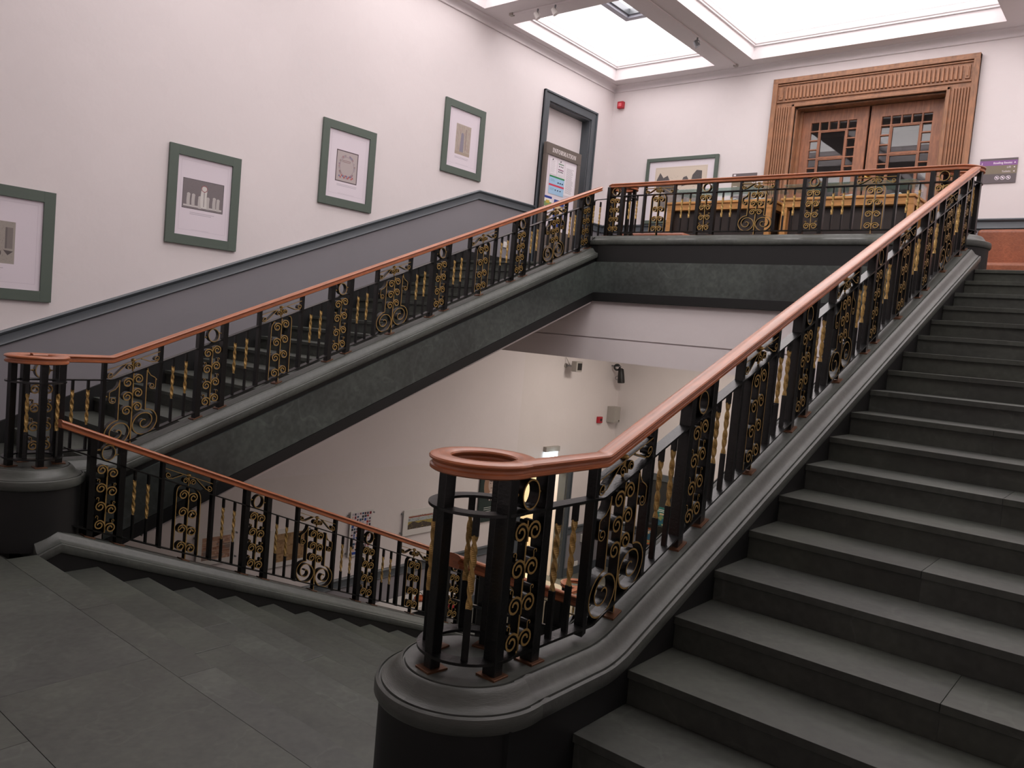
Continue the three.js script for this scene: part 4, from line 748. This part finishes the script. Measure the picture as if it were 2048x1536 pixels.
// ------------------------------------------------------------------ double door with fluted oak surround
{
  const s = struct('door_3', null, null, 'carved oak surround with fluted jambs and frieze around the double door');
  const xo0 = -5.23, xo1 = -2.434, xi0 = -4.86, xi1 = -2.80, yt = 4.183, yi = 3.735, y0 = GALLERY, z = ZB;
  for (const [a, b, sg] of [[xo0, xi0, 1], [xi1, xo1, -1]]) {
    mesh('jamb', rbx(a, b, y0, yi, z, z + 0.05, 0.004), M.oakV, s);
    const outer = sg > 0 ? a : b, inner = sg > 0 ? b : a;
    mesh('back_band', rbx(Math.min(outer, outer + sg * 0.075), Math.max(outer, outer + sg * 0.075), y0, yt - 0.01, z, z + 0.084, 0.005), M.oakV, s);
    mesh('inner_bead', rbx(Math.min(inner, inner - sg * 0.05), Math.max(inner, inner - sg * 0.05), y0, yi + 0.05, z, z + 0.075, 0.012), M.oakV, s);
    for (let i = 0; i < 6; i++) { const x = outer + sg * (0.1 + i * 0.036); mesh('flute', rbx(x - 0.013, x + 0.013, y0 + 0.1, yi + 0.02, z + 0.04, z + 0.078, 0.011), M.oakV, s); }
    mesh('reveal', bx(Math.min(inner, inner + sg * 0.02), Math.max(inner, inner + sg * 0.02), y0, yi, z - 0.34, z), M.oakV, s);
    mesh('door_stop', rbx(Math.min(inner + sg * 0.02, inner + sg * 0.06), Math.max(inner + sg * 0.02, inner + sg * 0.06), y0, yi - 0.02, z - 0.2, z - 0.13, 0.004), M.oakV, s);
  }
  mesh('head', rbx(xo0, xo1, yi, yt, z, z + 0.05, 0.004), M.oak, s);
  mesh('back_band', rbx(xo0, xo1, yt - 0.075, yt, z, z + 0.085, 0.005), M.oak, s);
  mesh('inner_bead', rbx(xi0 - 0.05, xi1 + 0.05, yi, yi + 0.05, z, z + 0.075, 0.012), M.oak, s);
  mesh('frieze_moulding', rbx(xo0 + 0.075, xo1 - 0.075, yi + 0.085, yi + 0.112, z, z + 0.07, 0.008), M.oak, s);
  mesh('frieze_moulding', rbx(xo0 + 0.075, xo1 - 0.075, yt - 0.105, yt - 0.085, z, z + 0.07, 0.006), M.oak, s);
  const n = 44, fx0 = xo0 + 0.19, fx1 = xo1 - 0.19, fl = cached('frieze', () => { const sh = new THREE.Shape(); const w = 0.016, h = 0.185; sh.moveTo(-w, 0); sh.lineTo(w, 0); sh.lineTo(w, h - w); sh.absarc(0, h - w, w, 0, Math.PI, false); sh.lineTo(-w, 0); return slabXY(sh, 0, 0.032, 0.004); });
  for (let i = 0; i < n; i++) { const m = mesh('frieze_flute', fl, M.oakV, s); m.position.set(fx0 + (fx1 - fx0) * (i + 0.5) / n, yi + 0.13, z + 0.045); }
  for (const x of [xo0 + 0.135, xo1 - 0.135]) { mesh('corner_block', rbx(x - 0.03, x + 0.03, yi + 0.13, yi + 0.315, z + 0.045, z + 0.068, 0.006), M.oakV, s); mesh('corner_boss', rbx(x - 0.014, x + 0.014, yi + 0.16, yi + 0.285, z + 0.06, z + 0.078, 0.006), M.oakV, s); }
  mesh('head_lining', bx(xi0, xi1, yi - 0.02, yi, z - 0.34, z), M.oak, s);
  // leaves
  const lw = 0.985, lb = GALLERY + 0.01, lt = yi - 0.025, zd = z - 0.2, C = 0.137, pw = 0.058;
  for (const [cx, sg] of [[(xi0 + 0.02 + XC) / 2 + 0.003, 1], [(xi1 - 0.02 + XC) / 2 + 0.007, -1]]) {
    const t = thing('door_leaf', sg > 0 ? 'left leaf of the oak double door with small square panes' : 'right leaf of the oak double door with small square panes', 'door', 'oak double door leaves');
    t.userData.label = sg > 0 ? 'oak glazed door leaf standing nearer the small brown sign' : 'oak glazed door leaf standing nearer the purple direction sign';
    const hw = lw / 2, top = lt - 0.165, sh = new THREE.Shape([[-hw, lb], [hw, lb], [hw, lt], [-hw, lt]].map(([a, b]) => new THREE.Vector2(a, b)));
    const panes = []; const cell = (i, r) => [(i - 2) * C, top - (r + 0.5) * C];
    for (let i = 0; i < 5; i++) panes.push([...cell(i, 0), pw, pw]);
    for (let r = 1; r < 13; r++) for (const i of [0, 4]) panes.push([...cell(i, r), pw, pw]);
    for (let b = 0; b < 4; b++) panes.push([0, top - (1 + 3 * b + 1.5) * C, 0.19, 0.193]);
    for (const [x, y, a, b] of panes) sh.holes.push(new THREE.Path([[x - a, y - b], [x - a, y + b], [x + a, y + b], [x + a, y - b]].map(([p, q]) => new THREE.Vector2(p, q))));
    const g = slabXY(sh, -0.025, 0.025, 0.004); const L = mesh('leaf_frame', g, M.leaf, t); L.position.set(cx, 0, zd);
    for (const [x, y, a, b] of panes) { const p = mesh('pane', cached('pane' + a, () => bx(-a - 0.004, a + 0.004, -b - 0.004, b + 0.004, -0.003, 0.003)), M.glass, t); p.position.set(cx + x, y, zd); }
    for (const [x, y, a, b] of panes) if (a > 0.1) { const q = mesh('glazing_bead', cached('bead', () => merge([rbx(-a, a, b - 0.014, b, 0.006, 0.022, 0.004), rbx(-a, a, -b, -b + 0.014, 0.006, 0.022, 0.004), rbx(-a, -a + 0.014, -b, b, 0.006, 0.022, 0.004), rbx(a - 0.014, a, -b, b, 0.006, 0.022, 0.004)])), M.leaf, t); q.position.set(cx + x, y, zd); }
    mesh('bottom_panel', rbx(cx - 0.33, cx + 0.33, lb + 0.15, lb + 0.68, zd + 0.02, zd + 0.034, 0.006), M.leaf, t);
    const hx = XC + 0.005 - sg * 0.07, h = sub('door_knob', t);
    mesh('rose', new THREE.CylinderGeometry(0.045, 0.05, 0.012, 24).rotateX(Math.PI / 2).translate(hx, 2.72, zd + 0.031), M.brass, h); mesh('knob', new THREE.SphereGeometry(0.032, 20, 14).translate(hx, 2.72, zd + 0.075), M.brass, h);
  }
}

// ------------------------------------------------------------------ glazed oak display cases on the gallery
function displayCase(x0, x1, label) {
  const t = thing('display_case', label, 'display case', 'oak display cases on the gallery'), z1 = -10.5, z0 = -11.05, yt = 2.075, y0 = GALLERY;
  mesh('top_board', rbx(x0 - 0.02, x1 + 0.02, yt - 0.035, yt, z0 - 0.02, z1 + 0.02, 0.008), M.caseOak, t);
  mesh('apron', rbx(x0, x1, yt - 0.12, yt - 0.035, z0, z1, 0.004), M.caseOak, t);
  for (const x of [x0, x1 - 0.075]) for (const z of [z0 + 0.075, z1]) mesh('leg', rbx(x, x + 0.075, y0, yt - 0.12, z - 0.075, z, 0.006), M.caseOak, t);
  mesh('plinth_cupboard', bx(x0 + 0.08, x1 - 0.08, y0 + 0.03, yt - 0.12, z0 + 0.05, z1 - 0.09), M.darkPanel, t);
  mesh('lining', bx(x0 + 0.03, x1 - 0.03, yt, yt + 0.012, z0 + 0.03, z1 - 0.03), std({ color: 0x4c7a5e, roughness: 0.9 }), t);
  const gt = yt + 0.17;
  for (const [a, b, c, d] of [[x0, x1, z1 - 0.006, z1], [x0, x1, z0, z0 + 0.006], [x0, x0 + 0.006, z0, z1], [x1 - 0.006, x1, z0, z1]]) mesh('glass_side', bx(a, b, yt, gt, c, d), M.glass, t);
  mesh('glass_top', bx(x0, x1, gt, gt + 0.008, z0, z1), phy({ color: 0xdff0ea, transmission: 0.9, roughness: 0.03, thickness: 0 }), t);
  return t;
}
displayCase(-6.0, -4.42, 'glazed oak display case beside the landscape picture');
displayCase(-4.28, -2.66, 'glazed oak display case before the right door leaf');
function exhibit(name, label, geo, mat) { const t = thing(name, label, name.includes('book') ? 'book' : 'card', 'exhibits in the display cases'); mesh('body', geo, mat, t); return t; }
{
  const y = 2.087;
  const bookA = (x0, x1, label, tilt) => { const t = thing('open_book', label, 'book', 'exhibits in the display cases', [(x0 + x1) / 2, y, -10.75]); for (const s of [-1, 1]) { const p = mesh('page_block', rbx(0, (x1 - x0) / 2, 0, 0.018, -0.13, 0.13, 0.005), M.paper, t); if (s < 0) p.rotation.y = Math.PI; p.rotation.z = s * 0.12; } mesh('cover', rbx(-(x1 - x0) / 2 - 0.01, (x1 - x0) / 2 + 0.01, -0.0, 0.004, -0.14, 0.14, 0.002), std({ color: 0x39505a, roughness: 0.6 }), t); };
  bookA(-5.4, -5.0, 'open book with pale pages in the case beside the landscape picture'); bookA(-4.95, -4.6, 'second open book in the case beside the landscape picture'); bookA(-3.75, -3.4, 'open book with pale pages in the case before the door'); bookA(-3.15, -2.85, 'open book at the right end of the case before the door');
}

// ------------------------------------------------------------------ leather benches
function bench(x0, x1, zb, zf, back, label) {
  const t = thing('bench', label, 'bench'), y = GALLERY;
  mesh('plinth', rbx(x0 + 0.03, x1 - 0.03, y, y + (back ? 0.24 : 0.3), zb, zf - 0.05, 0.004), M.darkPanel, t);
  const n = Math.max(1, Math.round((x1 - x0) / 1.2)), w = (x1 - x0) / n;
  for (let i = 0; i < n; i++) {
    let g = new RoundedBoxGeometry(w - 0.006, 0.2, zf - zb, 4, 0.05); g = boxUV(g.index ? g.toNonIndexed() : g); g.translate(x0 + (i + 0.5) * w, y + (back ? 0.34 : 0.4), (zb + zf) / 2); mesh('seat_cushion', g, M.leather, t);
    if (back) { let b = new RoundedBoxGeometry(w - 0.006, 0.5, 0.14, 4, 0.05); b = boxUV(b.index ? b.toNonIndexed() : b); b.translate(x0 + (i + 0.5) * w, y + 0.66, zb + 0.075); mesh('back_cushion', b, M.leather, t); }
  }
}
bench(-2.2, 0.3, ZB + 0.06, ZB + 0.62, true, 'tan leather bench with padded back under the direction sign');
bench(-5.95, -5.0, -9.7, -9.22, false, 'backless tan leather bench just behind the gallery parapet');

// ------------------------------------------------------------------ ground floor hall
function acrylic(name, z0, z1, y0, y1, draw, label, margin = 0.06) {
  const t = thing(name, label, 'picture', 'white mounted pictures on the ground floor wall'), X = XL + 0.02;
  mesh('mount_board', rbx(X, X + 0.012, y0, y1, z0, z1, 0.002), M.whitePlastic, t);
  mesh('print', printOnLeft(X + 0.0128, y0 + margin, y1 - margin, z0 - margin, z1 + margin), printMat(320, 320, draw), t);
  for (const z of [z0 + 0.02, z1 - 0.02]) for (const y of [y1 - 0.05, y0 + 0.05]) mesh('stand_off', new THREE.CylinderGeometry(0.011, 0.011, 0.035, 10).rotateZ(Math.PI / 2).translate(XL + 0.017, y, z), M.metal, t);
}
const fillN = (x, w, h, base, n, cols, r) => { x.fillStyle = base; x.fillRect(0, 0, w, h); speck(x, w, h, n, cols, r); };
acrylic('mounted_picture', -4.66, -5.13, -2.94, -2.56, (x, w, h) => { fillN(x, w, h, '#b08a72', 60, ['#9a6f5a', '#c3a08a', '#8b7a72'], 50); for (let i = 1; i < 5; i++) { x.fillStyle = '#c9b7a6'; x.fillRect(0, h * i / 5, w, 5); } fillN; }, 'mounted picture of a brown plan, nearest the foot of the left flight drum');
acrylic('mounted_picture', -5.6, -6.16, -3.12, -2.65, (x, w, h) => fillN(x, w, h, '#9b7a55', 300, ['#a5845d', '#8d6f4d', '#a98a66'], 40), 'mounted picture of a plain brown sheet, left of the coloured patchwork');
acrylic('mounted_picture', -6.815, -7.2, -3.18, -2.565, (x, w, h) => {
  x.fillStyle = '#d8cfd2'; x.fillRect(0, 0, w, h); const cols = ['#7b2430', '#a03a38', '#2f4a8c', '#2b2f3a', '#8a5a60', '#c9a58f', '#59313a', '#35506a', '#b9b0ba', '#22303a'];
  for (let j = 0; j < 13; j++) for (let i = 0; i < 8; i++) if (rnd() < 0.86) { x.fillStyle = cols[Math.floor(rnd() * cols.length)]; x.fillRect(w * i / 8 + 2, h * j / 14 + 2, w / 8 * (0.55 + 0.4 * rnd()), h / 14 * (0.55 + 0.4 * rnd())); }
  x.fillStyle = '#2f4a9c'; x.fillRect(0, h * 0.935, w, h * 0.065);
}, 'mounted picture of many small coloured squares', 0.025);
acrylic('mounted_picture', -7.775, -8.45, -3.036, -2.66, (x, w, h) => {
  x.fillStyle = '#c9c2bd'; x.fillRect(0, 0, w, h); x.fillStyle = '#a9b0b4'; x.fillRect(0, h * 0.2, w, h * 0.3); x.fillStyle = '#8a4a3c'; x.fillRect(w * 0.02, h * 0.06, w * 0.96, h * 0.1); x.fillStyle = '#a1904e'; x.fillRect(0, h * 0.45, w, h * 0.55);
  x.fillStyle = '#4a4038'; x.beginPath(); x.moveTo(0, h); x.lineTo(0, h * 0.7); x.lineTo(w * 0.2, h * 0.44); x.lineTo(w * 0.42, h * 0.62); x.lineTo(w * 0.6, h * 0.52); x.lineTo(w, h * 0.8); x.lineTo(w, h); x.fill(); speck(x, w, h, 160, ['rgba(90,80,60,0.5)', 'rgba(170,150,80,0.5)'], 14);
}, 'mounted landscape of a dark hill under a red strip', 0.09);
{
  const t = thing('poster_panel', 'dark green panel with an oval portrait of a man, beside the lit doorway', 'poster'), X = XL + 0.01;
  mesh('panel', rbx(X, X + 0.02, -3.045, -2.1, -9.36, -9.86, 0.003), std({ color: 0x22302d, roughness: 0.5 }), t);
  mesh('print', printOnLeft(X + 0.0208, -3.045, -2.1, -9.36, -9.86), printMat(300, 560, (x, w, h) => {
    x.fillStyle = '#22302d'; x.fillRect(0, 0, w, h); x.save(); x.beginPath(); x.ellipse(w * 0.52, h * 0.38, w * 0.34, h * 0.27, 0, 0, 7); x.clip(); x.fillStyle = '#9a7760'; x.fillRect(0, 0, w, h);
    x.fillStyle = '#2a2226'; x.beginPath(); x.moveTo(w * 0.1, h * 0.7); x.lineTo(w * 0.38, h * 0.53); x.lineTo(w * 0.72, h * 0.53); x.lineTo(w * 0.95, h * 0.7); x.fill(); x.fillStyle = '#cdbdb4'; x.fillRect(w * 0.46, h * 0.5, w * 0.16, h * 0.16); x.fillStyle = '#2a2226'; x.fillRect(w * 0.515, h * 0.53, w * 0.05, h * 0.14);
    x.fillStyle = '#b7a398'; x.beginPath(); x.ellipse(w * 0.54, h * 0.37, w * 0.15, h * 0.13, 0, 0, 7); x.fill(); x.fillStyle = '#3a2c2c'; x.beginPath(); x.ellipse(w * 0.54, h * 0.265, w * 0.17, h * 0.06, 0, 0, 7); x.fill(); x.fillRect(w * 0.45, h * 0.345, w * 0.06, 6); x.fillRect(w * 0.57, h * 0.345, w * 0.06, 6); x.fillRect(w * 0.5, h * 0.43, w * 0.09, 5); x.restore();
    lines(x, w * 0.25, h * 0.76, w * 0.6, 3, 18, 5, '#cfd0cc');
  }), t);
}
{ // exit sign over the doorway
  const t = thing('exit_sign', 'small lit exit light over the ground floor doorway', 'exit sign');
  mesh('housing', rbx(XL, XL + 0.07, -2.01, -1.92, -10.94, -11.34, 0.006), M.greyPlastic, t);
  mesh('lit_panel', rbx(XL + 0.03, XL + 0.045, -2.13, -2.01, -10.96, -11.32, 0.003), std({ color: 0xffffff, emissive: 0xdff6ff, emissiveIntensity: 2.2, roughness: 0.4 }), t);
  const l = new THREE.PointLight(0xdff6ff, 0.12); l.position.set(XL + 0.09, -2.09, -11.14); l.castShadow = true; l.name = 'exit_glow'; t.add(l);
}
{ const t = thing('flood_light', 'small grey flood light on a bracket high on the ground floor wall', 'flood light'); const y = -0.51, z = -11.4;
  mesh('bracket', new THREE.CylinderGeometry(0.012, 0.012, 0.16, 8).rotateZ(Math.PI / 2).translate(XL + 0.08, y, z + 0.04), M.metal, t); mesh('wall_plate', new THREE.CylinderGeometry(0.04, 0.04, 0.02, 16).rotateZ(Math.PI / 2).translate(XL + 0.01, y, z + 0.04), M.greyPlastic, t);
  const h = mesh('housing', rbx(-0.04, 0.07, -0.09, 0.09, -0.09, 0.09, 0.01), M.greyPlastic, t); h.position.set(XL + 0.2, y, z); const f = mesh('dark_front', rbx(0.068, 0.076, -0.06, 0.06, -0.07, 0.05, 0.002), M.blackPlastic, t); f.position.copy(h.position); mesh('cable', new THREE.TubeGeometry(new THREE.CatmullRomCurve3([V(XL + 0.02, y + 0.14, z + 0.07), V(XL + 0.06, y + 0.08, z + 0.06), V(XL + 0.1, y, z + 0.04)]), 12, 0.006, 6), M.greyPlastic, t); }
{ const t = thing('spotlight', 'black spotlight hanging near the corner of the ground floor hall', 'spotlight'); const x = XL + 0.16, y = -0.5, z = -12.85;
  mesh('clamp', new THREE.TorusGeometry(0.05, 0.018, 8, 20).rotateY(0.7).translate(x - 0.04, y, z), M.blackPlastic, t);
  mesh('bracket', new THREE.CylinderGeometry(0.012, 0.012, 0.2, 8).rotateZ(Math.PI / 2).translate(XL + 0.1, y + 0.02, z), M.metal, t);
  const b = mesh('body', new THREE.LatheGeometry([[0.02, 0.14], [0.05, 0.12], [0.06, 0.02], [0.068, -0.13], [0.05, -0.14], [0, -0.12]].map(([a, c]) => new THREE.Vector2(a, c)), 20), M.blackPlastic, t); b.position.set(x + 0.05, y - 0.15, z - 0.02); b.rotation.set(0, 0, 0.12);
  mesh('handle', new THREE.TorusGeometry(0.035, 0.006, 6, 16).translate(x - 0.02, y - 0.2, z), M.metal, t); }
alarm([XL, -1.5, -12.57], true, 'red alarm call point on the ground floor wall beside the grey box');
{ const t = thing('wall_box', 'pale grey metal box on the ground floor wall in the corner', 'junction box'); mesh('case', rbx(XL, XL + 0.16, -1.55, -1.25, -12.84, -13.06, 0.006), M.greyPlastic, t); mesh('door_panel', rbx(XL + 0.158, XL + 0.166, -1.53, -1.27, -12.86, -13.04, 0.002), M.greyPlastic, t); mesh('lock', new THREE.CylinderGeometry(0.01, 0.01, 0.02, 10).rotateZ(Math.PI / 2).translate(XL + 0.168, -1.51, -13.01), M.blackPlastic, t); }
{ const t = thing('name_plate', 'small dark olive name plate on the ground floor wall beyond the doorway', 'plate'); mesh('plate', rbx(XL + 0.002, XL + 0.014, -3.08, -2.98, -12.12, -12.4, 0.002), std({ color: 0x3f3c25, roughness: 0.4 }), t); mesh('print', printOnLeft(XL + 0.0146, -3.07, -2.99, -12.13, -12.39), printMat(128, 40, (x, w, h) => { x.fillStyle = '#3f3c25'; x.fillRect(0, 0, w, h); x.fillStyle = '#c9c3a0'; x.fillRect(8, 16, 34, 5); x.fillRect(w - 14, 8, 6, 22); }), t); }
{ const t = thing('thermostat', 'white tilted control unit on the grey dado of the ground floor', 'thermostat'); mesh('body', rbx(XL + 0.004, XL + 0.06, -3.79, -3.64, -12.33, -12.45, 0.01), M.whitePlastic, t); mesh('screen', rbx(XL + 0.058, XL + 0.063, -3.74, -3.67, -12.36, -12.43, 0.002), M.blackPlastic, t); }
{ const t = thing('socket', 'white double socket low on the grey dado of the ground floor', 'socket'); mesh('plate', rbx(XL + 0.004, XL + 0.02, -4.23, -4.14, -12.16, -12.31, 0.004), M.whitePlastic, t); mesh('switch', rbx(XL + 0.018, XL + 0.024, -4.17, -4.15, -12.2, -12.22, 0.002), M.whitePlastic, t); }
{ // dark book rack on the far wall
  const t = thing('book_rack', 'dark grey rack holding leaflets on the far wall of the hall', 'rack'), z = ZG + 0.012, x0 = -7.37, x1 = -6.2, dk = std({ color: 0x2a2c2e, roughness: 0.5 });
  mesh('back_panel', rbx(x0, x1, GROUND, -2.4, z, z + 0.03, 0.004), dk, t); mesh('header', rbx(x0 - 0.02, x1 + 0.02, -2.5, -2.38, z, z + 0.06, 0.004), M.trim, t);
  for (const y of [-3.32, -3.72]) mesh('shelf', rbx(x0, x1, y, y + 0.02, z + 0.03, z + 0.14, 0.003), dk, t);
  const sheet = (x, y, w, h, col, label) => { const b = thing('leaflet', label, 'leaflet', 'leaflets in the rack', [x, y, z + 0.09]); mesh('cover', rbx(-w / 2, w / 2, 0, h, -0.006, 0.006, 0.001), std({ color: col, roughness: 0.5 }), b); mesh('print', printOnBack(-w / 2 + 0.01, w / 2 - 0.01, 0.01, h - 0.01, 0.0068), printMat(96, 128, (c, W, H) => { c.fillStyle = '#' + col.toString(16).padStart(6, '0'); c.fillRect(0, 0, W, H); speck(c, W, H, 30, ['#c8b08a', '#24556a', '#7a8a5a'], 26); lines(c, 8, 16, W - 20, 2, 12, 5, '#ece8e0'); }), b); b.rotation.x = -0.2; };
  sheet(-6.95, -3.3, 0.3, 0.33, 0x2f6f68, 'teal leaflet on the upper shelf of the dark rack'); sheet(-7.16, -3.7, 0.24, 0.3, 0xb4663c, 'orange leaflet on the lower shelf of the dark rack'); sheet(-6.62, -3.3, 0.26, 0.32, 0x8b4a4a, 'maroon leaflet on the upper shelf of the dark rack');
}
{ // low pale seat along the wall
  const t = thing('low_bench', 'low white bench along the ground floor wall under the pictures', 'bench'); mesh('seat', rbx(XL + 0.02, XL + 0.5, -3.97, -3.91, -6.4, -8.6, 0.008), M.whitePlastic, t);
  for (const z of [-6.5, -7.5, -8.5]) mesh('leg', rbx(XL + 0.05, XL + 0.45, GROUND, -3.97, z + 0.03, z - 0.03, 0.004), M.whitePlastic, t);
  const b = thing('bag', 'small orange bag lying on the low white bench', 'bag'); let g = new THREE.SphereGeometry(0.06, 16, 10); g.scale(1.4, 0.6, 1.6); mesh('body', g, std({ color: 0xb5552a, roughness: 0.6 }), b).position.set(XL + 0.32, -3.875, -7.95); mesh('handle', new THREE.TorusGeometry(0.035, 0.005, 6, 14).translate(XL + 0.32, -3.835, -7.95), M.blackPlastic, b);
}
for (const [z, x, label] of [[-8.95, -7.35, 'red fire extinguisher standing by the wall at the foot of the stairs'], [-8.2, -7.45, 'second red extinguisher standing beside the low bench']]) {
  const t = thing('fire_extinguisher', label, 'extinguisher', 'fire extinguishers on the ground floor', [x, GROUND, z]);
  mesh('cylinder', new THREE.LatheGeometry([[0, 0], [0.075, 0], [0.08, 0.02], [0.08, 0.42], [0.06, 0.48], [0.025, 0.51], [0.025, 0.54], [0, 0.54]].map(([a, b]) => new THREE.Vector2(a, b)), 28), M.red, t);
  mesh('valve', merge([rbx(-0.02, 0.02, 0.54, 0.58, -0.02, 0.02, 0.004), rbx(-0.01, 0.12, 0.57, 0.585, -0.012, 0.012, 0.003), rbx(-0.01, 0.11, 0.6, 0.615, -0.012, 0.012, 0.003)]), M.blackPlastic, t);
  mesh('hose', new THREE.TubeGeometry(new THREE.CatmullRomCurve3([V(-0.02, 0.56, 0), V(-0.09, 0.52, 0), V(-0.1, 0.35, 0), V(-0.095, 0.15, 0)]), 20, 0.01, 8), M.blackPlastic, t);
  mesh('label_band', new THREE.CylinderGeometry(0.081, 0.081, 0.14, 28, 1, true).translate(0, 0.3, 0), M.whitePlastic, t);
}
{ const t = thing('plinth', 'pale stone block standing at the foot of the broad flight', 'plinth'); mesh('block', rbx(-6.95, -6.45, GROUND, -3.75, -9.7, -9.3, 0.01), M.cream, t); mesh('top_slab', rbx(-6.98, -6.42, -3.75, -3.71, -9.73, -9.27, 0.008), M.cream, t); }
// lamps of the hall, set in its ceiling, and of the passage
{
  const glow = std({ color: 0xffffff, emissive: 0xfff0d8, emissiveIntensity: 2, roughness: 0.5 });
  for (const [x, z, lab] of [[-6.0, -10.9, 'square ceiling light near the doorway of the ground floor hall'], [-3.84, -10.6, 'square ceiling light in the middle of the ground floor hall'], [-1.0, -10.6, 'square ceiling light on the right of the ground floor hall']]) {
    const t = thing('ceiling_light', lab, 'ceiling light', 'ceiling lights of the ground floor hall');
    mesh('frame', rbx(x - 0.33, x + 0.33, 0.39, 0.42, z - 0.33, z + 0.33, 0.006), M.whitePlastic, t); mesh('diffuser', bx(x - 0.3, x + 0.3, 0.382, 0.392, z - 0.3, z + 0.3), glow, t);
    const l = new THREE.RectAreaLight(LAMP_COLOR, LAMP_POWER, 0.58, 0.58); l.position.set(x, 0.378, z); l.rotation.x = -Math.PI / 2; l.name = 'lamp'; t.add(l);
  }
  const t = thing('ceiling_light', 'square ceiling light in the passage behind the ground floor doorway', 'ceiling light'), x = XL - 1.0, z = -11.1;
  mesh('frame', rbx(x - 0.33, x + 0.33, -1.73, -1.7, z - 0.33, z + 0.33, 0.006), M.whitePlastic, t); mesh('diffuser', bx(x - 0.3, x + 0.3, -1.738, -1.728, z - 0.3, z + 0.3), glow, t);
  const l = new THREE.RectAreaLight(LAMP_COLOR, LAMP_POWER, 0.58, 0.58); l.position.set(x, -1.742, z); l.rotation.x = -Math.PI / 2; l.name = 'lamp'; t.add(l);
}

renderer.render(scene, camera);
